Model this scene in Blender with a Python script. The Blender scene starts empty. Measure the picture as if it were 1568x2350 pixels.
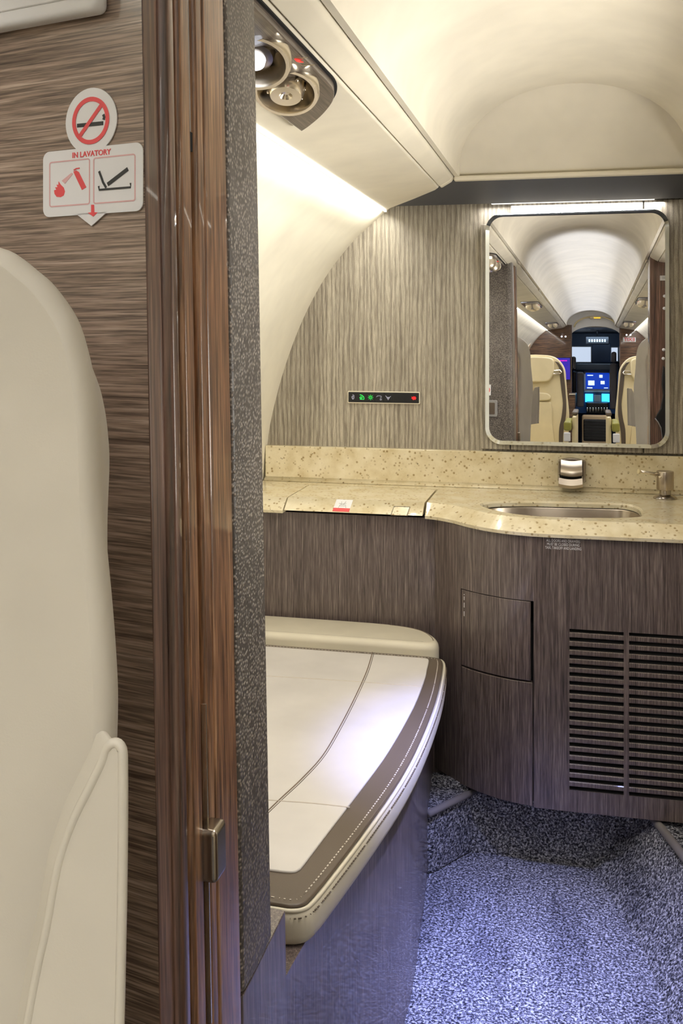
import bpy, bmesh, math, random
from mathutils import Vector as V, Matrix
random.seed(7)
scene = bpy.context.scene
COL = scene.collection

# ------------------------------------------------------------------ camera, world, lights, exposure
F, HOR, CX = 2300.0, 760.0, 784.0            # focal length in pixels, horizon row, centre column (1568 x 2350 frame)
TH = math.atan(528 / F)                      # yaw between the camera and the aircraft's long axis
S, C, CZ = math.sin(TH), math.cos(TH), 1.10
cam = bpy.data.cameras.new('camera')
cam.sensor_fit = 'VERTICAL'; cam.sensor_height = 36.0
cam.lens = F / 2350 * 36.0
cam.shift_y = -(1175 - HOR) / 2350
cam.clip_start = 0.02; cam.clip_end = 60
cob = bpy.data.objects.new('camera', cam); COL.objects.link(cob)
cob.location = (0, 0, CZ); cob.rotation_euler = (math.pi / 2, 0, TH)
scene.camera = cob

w = bpy.data.worlds.new('world'); scene.world = w; w.use_nodes = True
w.node_tree.nodes['Background'].inputs[0].default_value = (0.75, 0.82, 1.0, 1)
w.node_tree.nodes['Background'].inputs[1].default_value = 0.05

vs = scene.view_settings
vs.view_transform = 'Standard'; vs.look = 'None'; vs.exposure = 0.0; vs.gamma = 1.0
vs.use_curve_mapping = False
cy = scene.cycles
cy.debug_use_spatial_splits = True; cy.use_light_tree = False     # faster traversal and light sampling
cy.max_bounces = 6; cy.diffuse_bounces = 4; cy.glossy_bounces = 4; cy.transmission_bounces = 2
cy.caustics_reflective = False; cy.caustics_refractive = False; cy.sample_clamp_indirect = 6.0
cy.adaptive_threshold = 0.06; cy.adaptive_min_samples = 16

def area(name, loc, direction, sx, sy, power, color, along=(0, 1, 0), spread=180):
    """area light whose local X runs ALONG and which shines in DIRECTION"""
    L = bpy.data.lights.new(name, 'AREA'); L.shape = 'RECTANGLE'
    L.size, L.size_y, L.energy, L.color, L.spread = sx, sy, power, color, math.radians(spread)
    o = bpy.data.objects.new(name, L); COL.objects.link(o)
    z = -V(direction).normalized(); x = V(along); x = (x - z * x.dot(z)).normalized(); y = z.cross(x)
    o.matrix_world = Matrix.Translation(V(loc)) @ Matrix((x, y, z)).transposed().to_4x4()
    return o
WARM, NEUT, COOL, BLUE = (1.0, 0.93, 0.80), (1.0, 0.965, 0.92), (0.80, 0.85, 1.0), (0.36, 0.42, 1.0)
# lavatory: cove light along the left valance, light over the mirror, up-wash behind the ceiling strips, added fills from above and from the right
area('cove_light_lavatory', (-0.447, 1.68, 1.393), (-0.45, 0, -0.9), 1.5, 0.012, 3.7, (1.0, 0.96, 0.84))
area('mirror_light', (0.0, 2.442, 1.402), (0, 0.05, -1), 0.42, 0.02, 0.8, NEUT, (1, 0, 0))
area('upwash_left_lavatory', (-0.240, 1.36, 1.452), (0.85, 0, 0.42), 1.4, 0.02, 0.24, WARM, spread=70)
area('upwash_right_lavatory', (0.240, 1.36, 1.452), (-0.85, 0, 0.42), 1.4, 0.02, 0.24, WARM, spread=70)
area('lavatory_ceiling_light', (0.0, 1.30, 1.59), (0, 0.15, -1), 0.9, 0.22, 5.4, NEUT, spread=122)  # added overhead fill, no fixture there; narrow spread keeps it out of the mirror
area('lavatory_window_daylight', (0.66, 1.42, 1.02), (-1, 0.15, 0.30), 0.55, 0.40, 10.0, (1.0, 0.96, 0.88), spread=105)  # added side fill that lifts the valance underside
# cabin: coves, up-wash, added overhead and cockpit fills, a cool aisle downlight that reaches the lavatory floor
for sx in (-1, 1):
    area('cove_light_cabin', (sx * 0.447, -2.7, 1.393), (sx * 0.45, 0, -0.9), 6.4, 0.012, 14.0, (1.0, 0.98, 0.96))
    area('upwash_cabin', (sx * 0.240, -2.7, 1.452), (-sx * 0.85, 0, 0.38), 6.2, 0.02, 9.0, COOL, spread=70)
area('cabin_ceiling_light', (0.0, -1.9, 1.585), (0, 0.0, -1), 1.6, 0.2, 6.0, COOL, spread=120)  # added cabin fill without a fixture
area('cabin_aft_ceiling_light', (0.0, -0.62, 1.585), (0, 0.5, -1), 0.7, 0.2, 7.2, NEUT, spread=104)  # added fill for the near seat and the left partition
area('cockpit_light', (0.05, -6.75, 1.41), (0, -0.6, -1), 0.5, 0.2, 5.0, (0.55, 0.75, 1.0), (1, 0, 0), spread=140)  # added fill to brighten the cockpit, turned away from the mirror
area('lavatory_floor_spot', (0.19, 1.42, 1.535), (-0.20, 0.16, -1), 0.08, 0.08, 5.0, BLUE, spread=35)

# ------------------------------------------------------------------ geometry on the camera's rays (real planes, real distances)
O = V((0, 0, CZ))
def ray(x, y):
    a, b = (x - CX) / F, (HOR - y) / F
    return V((a * C - S, a * S + C, b))
def pY(x, y, Y): d = ray(x, y); return O + d * (Y / d.y)
def pX(x, y, X): d = ray(x, y); return O + d * (X / d.x)
def pZ(x, y, Z): d = ray(x, y); return O + d * ((Z - CZ) / d.z)
def pP(x, y, p, n): d = ray(x, y); p = V(p); n = V(n); return O + d * ((p - O).dot(n) / d.dot(n))
_d0 = ray(1369, 841).normalized()
MN = (V((0, -1, 0)) - _d0).normalized()       # the mirror leans back by about one degree
MP = pY(1326, 755, 2.44)
def refl(zx, zy, X=None, Y=None, Z=None):
    """a point of the cabin behind the camera that is seen in the mirror"""
    x, y = 1080 + zx * .3112, 440 + zy * .3112
    p = pP(x, y, MP, MN); d = ray(x, y); r = d - MN * (2 * d.dot(MN))
    t = (Y - p.y) / r.y if Y is not None else (X - p.x) / r.x if X is not None else (Z - p.z) / r.z
    return p + r * t

# ------------------------------------------------------------------ object helpers
def link(name, me, mat, parent=None, loc=None):
    o = bpy.data.objects.new(name, me); COL.objects.link(o)
    if mat is not None: me.materials.append(mat)
    if parent is not None:
        o.parent = parent
        base = parent.location if parent.parent is None else V((0, 0, 0))     # parts keep their vertices in room coordinates
        o.matrix_parent_inverse = Matrix.Translation(-base)
    return o
def mesh(name, vs_, fs, mat, parent=None, smooth=False, bevel=0, seg=2, angle=40):
    me = bpy.data.meshes.new(name)
    me.from_pydata([tuple(v) for v in vs_], [], fs); me.update()
    bm = bmesh.new(); bm.from_mesh(me); bmesh.ops.recalc_face_normals(bm, faces=bm.faces); bm.to_mesh(me); bm.free()
    o = link(name, me, mat, parent)
    if bevel:
        b = o.modifiers.new('bevel', 'BEVEL'); b.width = bevel; b.segments = seg; b.limit_method = 'ANGLE'; b.angle_limit = math.radians(angle)
        b.harden_normals = False
        smooth = True
    if smooth:
        for p in me.polygons: p.use_smooth = True
        if bevel:
            wn = o.modifiers.new('normals', 'WEIGHTED_NORMAL'); wn.keep_sharp = True
    return o
def box(name, lo, hi, mat, parent=None, bevel=0, seg=2):
    x0, y0, z0 = lo; x1, y1, z1 = hi
    v = [(x0, y0, z0), (x1, y0, z0), (x1, y1, z0), (x0, y1, z0), (x0, y0, z1), (x1, y0, z1), (x1, y1, z1), (x0, y1, z1)]
    f = [(0, 3, 2, 1), (4, 5, 6, 7), (0, 1, 5, 4), (1, 2, 6, 5), (2, 3, 7, 6), (3, 0, 4, 7)]
    return mesh(name, v, f, mat, parent, bevel=bevel, seg=seg)
def prism(name, pts, vec, mat, parent=None, bevel=0, seg=2, smooth=False, angle=40):
    """pts: closed outline in 3D, pushed along vec"""
    n = len(pts); vec = V(vec)
    v = [V(p) for p in pts] + [V(p) + vec for p in pts]
    f = [tuple(range(n)), tuple(range(2 * n - 1, n - 1, -1))] + [(i, (i + 1) % n, n + (i + 1) % n, n + i) for i in range(n)]
    return mesh(name, v, f, mat, parent, bevel=bevel, seg=seg, smooth=smooth, angle=angle)
def sheet(name, rows, mat, parent=None, thick=0, smooth=True, offset=1):
    m, n = len(rows), len(rows[0])
    v = [p for r in rows for p in r]
    f = [(i * n + j, i * n + j + 1, (i + 1) * n + j + 1, (i + 1) * n + j) for i in range(m - 1) for j in range(n - 1)]
    me = bpy.data.meshes.new(name); me.from_pydata([tuple(p) for p in v], [], f); me.update()
    o = link(name, me, mat, parent)
    if smooth:
        for p in me.polygons: p.use_smooth = True
    if thick:
        s = o.modifiers.new('solid', 'SOLIDIFY'); s.thickness = thick; s.offset = offset
        e = o.modifiers.new('split', 'EDGE_SPLIT'); e.split_angle = math.radians(40)
    return o
def tube(name, pts, r, mat, parent=None, n=8, closed=False):
    pts = [V(p) for p in pts]; v, f = [], []
    up0 = V((0.123, 0.3, 1)).normalized()
    m = len(pts)
    for i, p in enumerate(pts):
        a = pts[(i - 1) % m] if (closed or i > 0) else p
        b = pts[(i + 1) % m] if (closed or i < m - 1) else p
        t = (b - a).normalized()
        x = up0.cross(t)
        if x.length < 1e-3: x = V((1, 0, 0)).cross(t)
        x.normalize(); y = t.cross(x)
        rr = r[i] if isinstance(r, (list, tuple)) else r
        for k in range(n):
            q = 2 * math.pi * k / n
            v.append(p + x * (rr * math.cos(q)) + y * (rr * math.sin(q)))
    for i in range(m if closed else m - 1):
        for k in range(n):
            j = (i + 1) % m
            f.append((i * n + k, i * n + (k + 1) % n, j * n + (k + 1) % n, j * n + k))
    if not closed:
        f += [tuple(range(n - 1, -1, -1)), tuple(range((m - 1) * n, m * n))]
    return mesh(name, v, f, mat, parent, smooth=True)
def lathe(name, prof, origin, axis, mat, parent=None, n=32, smooth=True):
    """prof: (radius, height) along axis"""
    ax = V(axis).normalized(); x = ax.orthogonal().normalized(); y = ax.cross(x); o = V(origin)
    v, f = [], []
    for r, h in prof:
        for k in range(n):
            q = 2 * math.pi * k / n
            v.append(o + ax * h + x * (r * math.cos(q)) + y * (r * math.sin(q)))
    for i in range(len(prof) - 1):
        for k in range(n):
            f.append((i * n + k, i * n + (k + 1) % n, (i + 1) * n + (k + 1) % n, (i + 1) * n + k))
    if prof[0][0] > 1e-6: f.append(tuple(range(n - 1, -1, -1)))
    if prof[-1][0] > 1e-6: f.append(tuple(range((len(prof) - 1) * n, len(prof) * n)))
    ob = mesh(name, v, f, mat, parent, smooth=False)
    if smooth:
        for p in ob.data.polygons: p.use_smooth = len(p.vertices) == 4
        ob.data.set_sharp_from_angle(angle=math.radians(38))
    return ob
def thing(name, label, cat, loc=(0, 0, 0), group=None):
    o = bpy.data.objects.new(name, None); COL.objects.link(o); o.location = loc; o.empty_display_size = .05
    return tag(o, label, cat, group)
def tag(o, label=None, cat=None, group=None, kind=None):
    if label: o['label'] = label
    if cat: o['category'] = cat
    if group: o['group'] = group
    if kind: o['kind'] = kind
    return o
def struct(o, label=None): o['kind'] = 'structure'; return tag(o, label) if label else o
def sroot(name, label=None):
    o = bpy.data.objects.new(name, None); COL.objects.link(o); o['kind'] = 'structure'
    if label: o['label'] = label
    return o
def copy_thing(root, dloc, label, group=None, flipx=False):
    r = root.copy(); COL.objects.link(r); r.location = root.location + V(dloc); r['label'] = label
    if group: r['group'] = group
    for ch in list(root.children):
        c = ch.copy(); COL.objects.link(c); c.parent = r
        for g in list(ch.children):
            d = g.copy(); COL.objects.link(d); d.parent = c
    return r
def rrect(x0, y0, x1, y1, r, n=6):
    out = []
    for cx_, cy_, a0 in ((x1 - r, y1 - r, 0), (x0 + r, y1 - r, 90), (x0 + r, y0 + r, 180), (x1 - r, y0 + r, 270)):
        for k in range(n + 1):
            q = math.radians(a0 + 90 * k / n); out.append((cx_ + r * math.cos(q), cy_ + r * math.sin(q)))
    return out
def spline(pts, m=8):
    """Catmull-Rom through the points (any dimension)"""
    P = [V(p) for p in pts]; out = []
    for i in range(len(P) - 1):
        a, b, c_, d = P[max(i - 1, 0)], P[i], P[i + 1], P[min(i + 2, len(P) - 1)]
        for k in range(m):
            t = k / m
            out.append(.5 * ((2 * b) + (c_ - a) * t + (2 * a - 5 * b + 4 * c_ - d) * t * t + (3 * b - a - 3 * c_ + d) * t ** 3))
    out.append(P[-1]); return out
class Pl:
    """a flat face to print or mount things on: origin o, axes u (right) and v (up)"""
    def __init__(s, o, u, v):
        s.o = V(o); s.u = V(u).normalized(); s.v = (V(v) - s.u * V(v).dot(s.u)).normalized(); s.n = s.u.cross(s.v)
    def at(s, a, b, h=0): return s.o + s.u * a + s.v * b + s.n * h
    def px(s, x, y):
        q = pP(x, y, s.o, s.n) - s.o; return (q.dot(s.u), q.dot(s.v))
    def poly(s, name, pts, h0, h1, mat, parent=None, bevel=0):
        return prism(name, [s.at(a, b, h0) for a, b in pts], s.n * (h1 - h0), mat, parent, bevel=bevel)
    def stroke(s, name, pts, wd, h0, h1, mat, parent=None, closed=False):
        P = [V((a, b)) for a, b in pts]; m = len(P); L, R = [], []
        for i in range(m):
            a = P[(i - 1) % m] if (closed or i > 0) else P[i]; b = P[(i + 1) % m] if (closed or i < m - 1) else P[i]
            t = (b - a).normalized(); nn = V((-t.y, t.x)) * (wd / 2)
            L.append(P[i] + nn); R.append(P[i] - nn)
        v = []; f = []
        for i in range(m):
            v += [s.at(*L[i], h0), s.at(*R[i], h0), s.at(*L[i], h1), s.at(*R[i], h1)]
        for i in range(m if closed else m - 1):
            a, b = 4 * i, 4 * ((i + 1) % m)
            f += [(a + 2, a + 3, b + 3, b + 2), (a, b, b + 1, a + 1), (a, a + 2, b + 2, b), (a + 1, b + 1, b + 3, a + 3)]
        if not closed: f += [(0, 1, 3, 2), (4 * m - 4, 4 * m - 2, 4 * m - 1, 4 * m - 3)]
        return mesh(name, v, f, mat, parent)
    def text(s, name, body, a, b, size, h, mat, parent=None, width=None, bold=0.0, rot=0):
        cu = bpy.data.curves.new(name, 'FONT'); cu.body = body; cu.size = size; cu.align_x = 'CENTER'; cu.align_y = 'CENTER'
        cu.extrude = 0.0002; cu.resolution_u = 3; cu.offset = bold
        t = bpy.data.objects.new('t', cu); COL.objects.link(t)
        dg = bpy.context.evaluated_depsgraph_get(); dg.update()
        me = bpy.data.meshes.new_from_object(t.evaluated_get(dg)); bpy.data.objects.remove(t)
        xs = [q.co.x for q in me.vertices]; k = width / (max(xs) - min(xs)) if width else 1
        cr, sr = math.cos(rot), math.sin(rot)
        for q in me.vertices:
            X, Y_ = q.co.x * k, q.co.y
            q.co = s.at(a + X * cr - Y_ * sr, b + X * sr + Y_ * cr, h + q.co.z)
        me.name = name; me.materials.clear()
        return link(name, me, mat, parent)

# ------------------------------------------------------------------ materials
def srgb(r, g, b):
    f = lambda c: (c / 255) / 12.92 if c / 255 <= .04045 else ((c / 255 + .055) / 1.055) ** 2.4
    return (f(r), f(g), f(b), 1)
class Mat:
    def __init__(s, name, base=(128, 128, 128), rough=.5, metal=0, coat=0, coat_rough=.05, spec=.5, sheen=0):
        s.m = bpy.data.materials.new(name); s.m.use_nodes = True; s.t = s.m.node_tree
        s.b = s.t.nodes['Principled BSDF']
        s.set('Base Color', srgb(*base)); s.set('Roughness', rough); s.set('Metallic', metal)
        s.set('Coat Weight', coat); s.set('Coat Roughness', coat_rough); s.set('Specular IOR Level', spec)
        if sheen: s.set('Sheen Weight', sheen)
    def set(s, k, v): s.b.inputs[k].default_value = v
    def node(s, typ, ins=None, **kw):
        n = s.t.nodes.new(typ)
        for k, v in kw.items(): setattr(n, k, v)
        for k, v in (ins or {}).items():
            if isinstance(v, bpy.types.NodeSocket): s.t.links.new(v, n.inputs[k])
            else: n.inputs[k].default_value = v
        return n
    def coord(s, scale=(1, 1, 1), rot=(0, 0, 0)):
        c = s.node('ShaderNodeTexCoord'); m = s.node('ShaderNodeMapping', {'Vector': c.outputs['Object'], 'Scale': scale, 'Rotation': rot})
        return m.outputs['Vector']
    def noise(s, vec, scale=1, detail=4, rough=.6, dist=0):
        return s.node('ShaderNodeTexNoise', {'Vector': vec, 'Scale': scale, 'Detail': detail, 'Roughness': rough, 'Distortion': dist}).outputs['Fac']
    def ramp(s, fac, stops):
        r = s.node('ShaderNodeValToRGB', {'Fac': fac}); e = r.color_ramp.elements
        while len(e) < len(stops): e.new(.5)
        for k, (p, c) in zip(e, stops): k.position = p; k.color = srgb(*c)
        return r.outputs['Color']
    def mix(s, fac, a, b, mode='MIX'):
        n = s.node('ShaderNodeMix', data_type='RGBA', blend_type=mode)
        for i, v in ((0, fac), (6, a), (7, b)):
            if isinstance(v, bpy.types.NodeSocket): s.t.links.new(v, n.inputs[i])
            else: n.inputs[i].default_value = v
        return n.outputs[2]
    def color(s, sock): s.t.links.new(sock, s.b.inputs['Base Color'])
    def bump(s, h, strength=.3, dist=.001):
        b = s.node('ShaderNodeBump', {'Height': h, 'Strength': strength, 'Distance': dist}); s.t.links.new(b.outputs['Normal'], s.b.inputs['Normal'])
    def link(s, sock, k): s.t.links.new(sock, s.b.inputs[k])
def plain(name, rgb, rough=.5, metal=0, coat=0, bump=0, bscale=300, **k):
    m = Mat(name, rgb, rough, metal, coat, **k)
    v = m.coord(); n = m.noise(v, bscale, 3)
    d = tuple(max(0, c * .93) for c in rgb)
    m.color(m.ramp(m.noise(v, 6, 3), [(.3, d), (.7, rgb)]))
    if bump: m.bump(n, bump, .0006)
    return m.m
def emit(name, rgb, strength):
    m = Mat(name, (0, 0, 0), .5); m.set('Emission Color', srgb(*rgb)); m.set('Emission Strength', strength); m.set('Base Color', srgb(*[c * .3 for c in rgb])); m.m.cycles.emission_sampling = 'NONE'; return m.m
def wood(name, dark, mid, light, grain, scale=(1, 1, 1), rough=.35, coat=.8, coat_rough=.04, waves=0):
    """grain: scale vector, small along the grain"""
    m = Mat(name, mid, rough, 0, coat, coat_rough)
    v = m.coord(grain)
    a = m.noise(v, 1, 5, .65, .3); b = m.noise(m.coord(tuple(g * 3.1 for g in grain)), 1, 3, .6)
    col = m.ramp(a, [(.30, dark), (.5, mid), (.72, light)])
    fine = m.ramp(b, [(.38, (120, 116, 112)), (.6, (255, 255, 255))])
    m.color(m.mix(.75, col, fine, 'MULTIPLY'))
    m.bump(b, .08, .0004)
    return m.m

M = {}
M['cream'] = plain('cream_panel', (232, 224, 204), .55, bump=.05, bscale=900)
M['cream_wall'] = plain('cream_sidewall', (238, 232, 214), .6, bump=.08, bscale=700)
M['ceiling'] = plain('cream_ceiling', (232, 225, 208), .6)
M['charcoal'] = plain('charcoal_fascia', (74, 76, 82), .55)
M['leather_cream'] = plain('cream_leather', (214, 206, 186), .45, bump=.12, bscale=900)
M['leather_tan'] = plain('tan_leather', (205, 182, 148), .5, bump=.1, bscale=700)  # on the seat rears the tan is warm light painted into cream leather
M['leather_yellow'] = plain('ivory_leather', (232, 216, 172), .45, bump=.08, bscale=600)
M['leather_brown'] = plain('brown_leather', (92, 80, 68), .38, bump=.15, bscale=900)
M['stitch'] = plain('stitch_thread', (120, 104, 90), .8)
M['stitch_pale'] = plain('pale_stitch_thread', (200, 190, 178), .8)
M['leather_white'] = plain('white_leather', (208, 203, 198), .45, bump=.12, bscale=900)
M['leather_seat'] = plain('greige_leather', (204, 198, 185), .5, bump=.1, bscale=900)
M['steel'] = plain('brushed_steel', (190, 178, 162), .28, 1)
M['nickel'] = plain('satin_nickel', (176, 166, 152), .25, 1)
M['chrome'] = plain('polished_champagne_metal', (235, 224, 204), .20, .9)
M['black'] = plain('black_plastic', (22, 23, 26), .4)
M['darkgap'] = plain('dark_gap', (14, 13, 13), .9)
M['white'] = plain('white_plastic', (236, 236, 238), .35)
M['grey'] = plain('grey_plastic', (150, 148, 146), .45)
M['red'] = plain('red_print', (226, 84, 88), .5)
M['pink'] = plain('pale_red_print', (222, 176, 178), .5)
M['ink'] = plain('black_print', (52, 54, 54), .5)
M['olive'] = plain('olive_armrest_leather', (150, 146, 62), .5)
M['darkgrey_seat'] = plain('grey_crew_seat', (120, 118, 124), .6)
M['navy'] = plain('navy_panel', (48, 72, 104), .4)
M['binding'] = plain('grey_carpet_binding', (122, 117, 116), .9, bump=.5, bscale=500)
M['wood_panel'] = wood('dark_walnut_horizontal_grain', (100, 83, 73), (156, 135, 120), (190, 170, 155), (7, 7, 260), rough=.4, coat=.8, coat_rough=.05)
M['wood_jamb'] = wood('walnut_vertical_grain', (88, 58, 39), (152, 108, 76), (196, 154, 116), (150, 150, 5), rough=.4, coat=.7)
M['wood_jamb_dark'] = wood('dark_walnut_edge', (64, 47, 41), (118, 87, 73), (160, 126, 110), (110, 110, 3), rough=.4, coat=.7)
M['wood_cab'] = wood('smoked_oak_vertical_grain', (66, 55, 53), (110, 96, 92), (148, 134, 128), (330, 330, 7), rough=.42, coat=.45, coat_rough=.04)
M['wood_psu'] = wood('smoked_oak_lengthwise_grain', (62, 52, 46), (98, 86, 78), (128, 116, 106), (260, 6, 260), rough=.4, coat=.6)
M['wood_bulk'] = wood('brown_bulkhead_veneer', (70, 46, 32), (112, 78, 54), (150, 112, 80), (4, 4, 60), rough=.4, coat=.7)

def veneer():
    m = Mat('grey_gold_embossed_wallcovering', (150, 138, 116), .42, .0, 0, spec=.6)
    v = m.coord((1, 1, 1))
    wob = m.noise(m.coord((6, 6, 2.2)), 1, 3, .5)
    wv = m.node('ShaderNodeTexWave', {'Vector': m.coord((1, 1, .09)), 'Scale': 27, 'Distortion': 8.0, 'Detail': 4, 'Detail Scale': 1.3, 'Detail Roughness': .6}, wave_type='BANDS', bands_direction='X').outputs['Fac']
    fine = m.noise(m.coord((520, 520, 26)), 1, 3, .7)
    grit = m.noise(v, 900, 2, .7)
    big = m.noise(m.coord((9, 9, .9)), 1, 4, .6, .4)
    c = m.ramp(wv, [(.05, (172, 164, 150)), (.35, (199, 190, 172)), (.9, (214, 206, 189))])
    c2 = m.ramp(big, [(.3, (196, 192, 190)), (.65, (255, 255, 255))])
    c = m.mix(.8, c, c2, 'MULTIPLY')
    c3 = m.ramp(fine, [(.35, (176, 172, 168)), (.62, (255, 255, 255))])
    c = m.mix(.8, c, c3, 'MULTIPLY')
    c4 = m.ramp(grit, [(.35, (200, 198, 196)), (.6, (255, 255, 255))])
    m.color(m.mix(.8, c, c4, 'MULTIPLY'))
    m.bump(grit, .35, .0006)
    return m.m
M['veneer'] = veneer()

def pebble():
    m = Mat('dark_pebbled_leather', (62, 57, 54), .42, spec=.6)
    v = m.coord()
    d = m.node('ShaderNodeTexVoronoi', {'Vector': v, 'Scale': 300, 'Randomness': .8}, feature='F1').outputs['Distance']
    h = m.ramp(d, [(.0, (255, 255, 255)), (.55, (20, 20, 20))])
    big = m.noise(v, 14, 3)
    c = m.ramp(d, [(.05, (186, 175, 163)), (.5, (90, 84, 79))])
    m.color(m.mix(.6, c, m.ramp(big, [(.3, (170, 165, 160)), (.7, (255, 255, 255))]), 'MULTIPLY'))
    m.bump(h, .7, .0012)
    return m.m
M['pebble'] = pebble()

def stone():
    m = Mat('beige_speckled_stone', (206, 190, 150), .22, 0, .4, .05)
    v = m.coord()
    cloud = m.noise(v, 22, 5, .6)
    c = m.ramp(cloud, [(.3, (206, 190, 152)), (.5, (222, 210, 178)), (.7, (232, 222, 196))])
    sp = m.node('ShaderNodeTexVoronoi', {'Vector': v, 'Scale': 95, 'Randomness': 1}, feature='F1')
    dots = m.ramp(sp.outputs['Distance'], [(.16, (0, 0, 0)), (.34, (255, 255, 255))])
    msk = m.ramp(m.noise(v, 38, 3, .6, .3), [(.40, (255, 255, 255)), (.54, (0, 0, 0))])
    keep = m.mix(1.0, dots, msk, 'SCREEN')
    spots = m.mix(keep, srgb(166, 142, 98), srgb(255, 255, 255))
    c = m.mix(.8, c, spots, 'MULTIPLY')
    few = m.ramp(m.noise(v, 150, 1, .5, .0), [(.73, (255, 255, 255)), (.79, (96, 76, 52))])
    m.color(m.mix(.8, c, few, 'MULTIPLY'))
    return m.m
M['stone'] = stone()

def carpet():
    m = Mat('salt_and_pepper_carpet', (80, 80, 86), 1.0, spec=.1)
    v = m.coord()
    a = m.noise(v, 235, 2, .6, .6)
    c = m.ramp(a, [(.36, (38, 38, 44)), (.50, (100, 100, 108)), (.64, (190, 190, 198))])
    tracks = m.noise(m.coord((14, 3, 6)), 1, 2, .5)
    m.color(m.mix(.7, c, m.ramp(tracks, [(.36, (196, 196, 200)), (.5, (255, 255, 255))]), 'MULTIPLY'))
    m.bump(a, 1.0, .004)
    return m.m
M['carpet'] = carpet()
def mirror_mat():
    m = Mat('silvered_mirror', (238, 238, 240), .0, 1); return m.m
M['mirror'] = mirror_mat()
def glass_edge():
    m = Mat('bevelled_mirror_edge', (226, 232, 240), .06, 1); return m.m
M['mirror_edge'] = glass_edge()
M['led'] = emit('led_lens', (255, 250, 236), 3.0)
M['led_cool'] = emit('led_lens_over_mirror', (255, 253, 248), 1.2)
M['lamp'] = emit('reading_lamp_lens', (240, 244, 255), 2.5)
M['green_led'] = emit('green_symbol', (40, 255, 90), 1.6)
M['red_led'] = emit('red_symbol', (255, 30, 30), 1.6)
M['white_led'] = emit('white_symbol', (225, 222, 235), .7)
M['screen_blue'] = emit('blue_display', (8, 60, 190), 1.0)
M['screen_cyan'] = emit('cyan_display', (60, 190, 255), 2.2)
M['screen_white'] = emit('display_print', (220, 240, 255), 1.4)
M['screen_purple'] = emit('purple_display', (58, 40, 190), .9)
M['screen_magenta'] = emit('magenta_display_print', (255, 30, 190), 1.6)
M['daylight'] = emit('daylight_in_window', (215, 230, 250), 1.0)
M['glow_gold'] = emit('amber_light', (255, 205, 60), 1.5)

# ================================================================== THE SETTING
# fuselage side walls (one curved shell each side, from the cockpit bulkhead to the aft wall)
SIDE = spline([(.405, 1.437), (.452, 1.400), (.500, 1.360), (.545, 1.318), (.612, 1.232), (.669, 1.128), (.715, 1.011), (.749, .889), (.763, .80), (.770, .65), (.76, .45), (.735, .2), (.70, -.01)], 4)
for sgn, nm in ((-1, 'wall_left'), (1, 'wall_right')):
    struct(sheet(nm, [[(sgn * p.x, y, p.y) for p in SIDE] for y in (-6.0, -2, .6, 2.48)], M['cream_wall'], thick=.012, offset=(1 if sgn > 0 else -1)))
# ceiling vault with its sloped end over the vanity
def vault(n=28): return [(-.254 * math.cos(math.pi * k / n), 1.444 + .166 * math.sin(math.pi * k / n) ** .92) for k in range(n + 1)]
ceil_root = sroot('ceiling', 'cream vaulted ceiling')
vend = lambda z: 2.25 - (z - 1.444) * 1.06
VA = vault()
sheet('ceiling_vault', [[(x, y if i else vend(z), z) for x, z in VA] for i, y in enumerate((0, 1.4, .75, -.5, -3, -6.02))], M['ceiling'], ceil_root, thick=.01, offset=1)
sheet('ceiling_end_panel', [[(x, 2.25, 1.444) for x, z in VA], [(x, vend(z), z) for x, z in VA]], M['ceiling'], ceil_root, smooth=False)
box('end_panel_lip', (-.256, 2.232, 1.4355), (.60, 2.252, 1.4465), M['cream'], ceil_root, bevel=.003)
for y in (.64, -.9, -2.9, -4.6):        # proud ribs where the ceiling panels meet
    sheet('ceiling_rib', [[(x * .985, yy, z - .006) for x, z in VA] for yy in (y, y + .11)], M['ceiling'], ceil_root, thick=.006, offset=1)
# strips along both sides of the vault, valances below them
for sgn, a, b in ((-1, 'trim_1', 'trim_2'), (1, 'trim_3', 'trim_4')):
    r = sroot(a, 'cream ceiling strip beside the vault')
    pr = [(.287, 1.4215), (.2625, 1.4355), (.257, 1.4425), (.257, 1.462), (.287, 1.462)]
    prism('strip', [(sgn * x, -6, z) for x, z in pr], (0, 8.22, 0), M['cream'], r, bevel=.002)
    prism('strip_end_cap', [(sgn * x, 2.2215, z - .0012) for x, z in pr], (0, .03, 0), M['cream'], r, bevel=.006, seg=3)
    r = sroot(b, 'cream valance over the side wall')
    q = [(.2895, -6, 1.4205), (.2895, 2.235, 1.4205), (.30, 2.262, 1.4195), (.36, 2.342, 1.4118), (.43, 2.425, 1.4025), (.4465, 2.44, 1.3995), (.4465, -6, 1.3995)]
    prism('valance', [(sgn * x, y, z) for x, y, z in q], (0, 0, .022), M['cream'], r, bevel=.004, seg=3)
    box('led_lens', (sgn * .4478 - .002, .87, 1.3945), (sgn * .4478 + .002, 2.44, 1.400), M['led'], r)
    box('led_lens', (sgn * .4478 - .002, -6, 1.3945), (sgn * .4478 + .002, .59, 1.400), M['led'], r)
# charcoal header over the mirror
hd = sroot('trim_5', 'charcoal header over the mirror')
hp = [(-.283, 2.246, 1.4375), (.62, 2.246, 1.4375), (.62, 2.424, 1.4055), (-.425, 2.424, 1.4055), (-.30, 2.262, 1.4350)]
prism('header_fascia', hp, (0, .004, .018), M['charcoal'], hd, bevel=.002)
box('header_soffit', (-.40, 2.420, 1.412), (.62, 2.472, 1.420), M['charcoal'], hd)
box('led_lens', (-.19, 2.430, 1.4075), (.19, 2.458, 1.4125), M['led_cool'], hd, bevel=.002)
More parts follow.
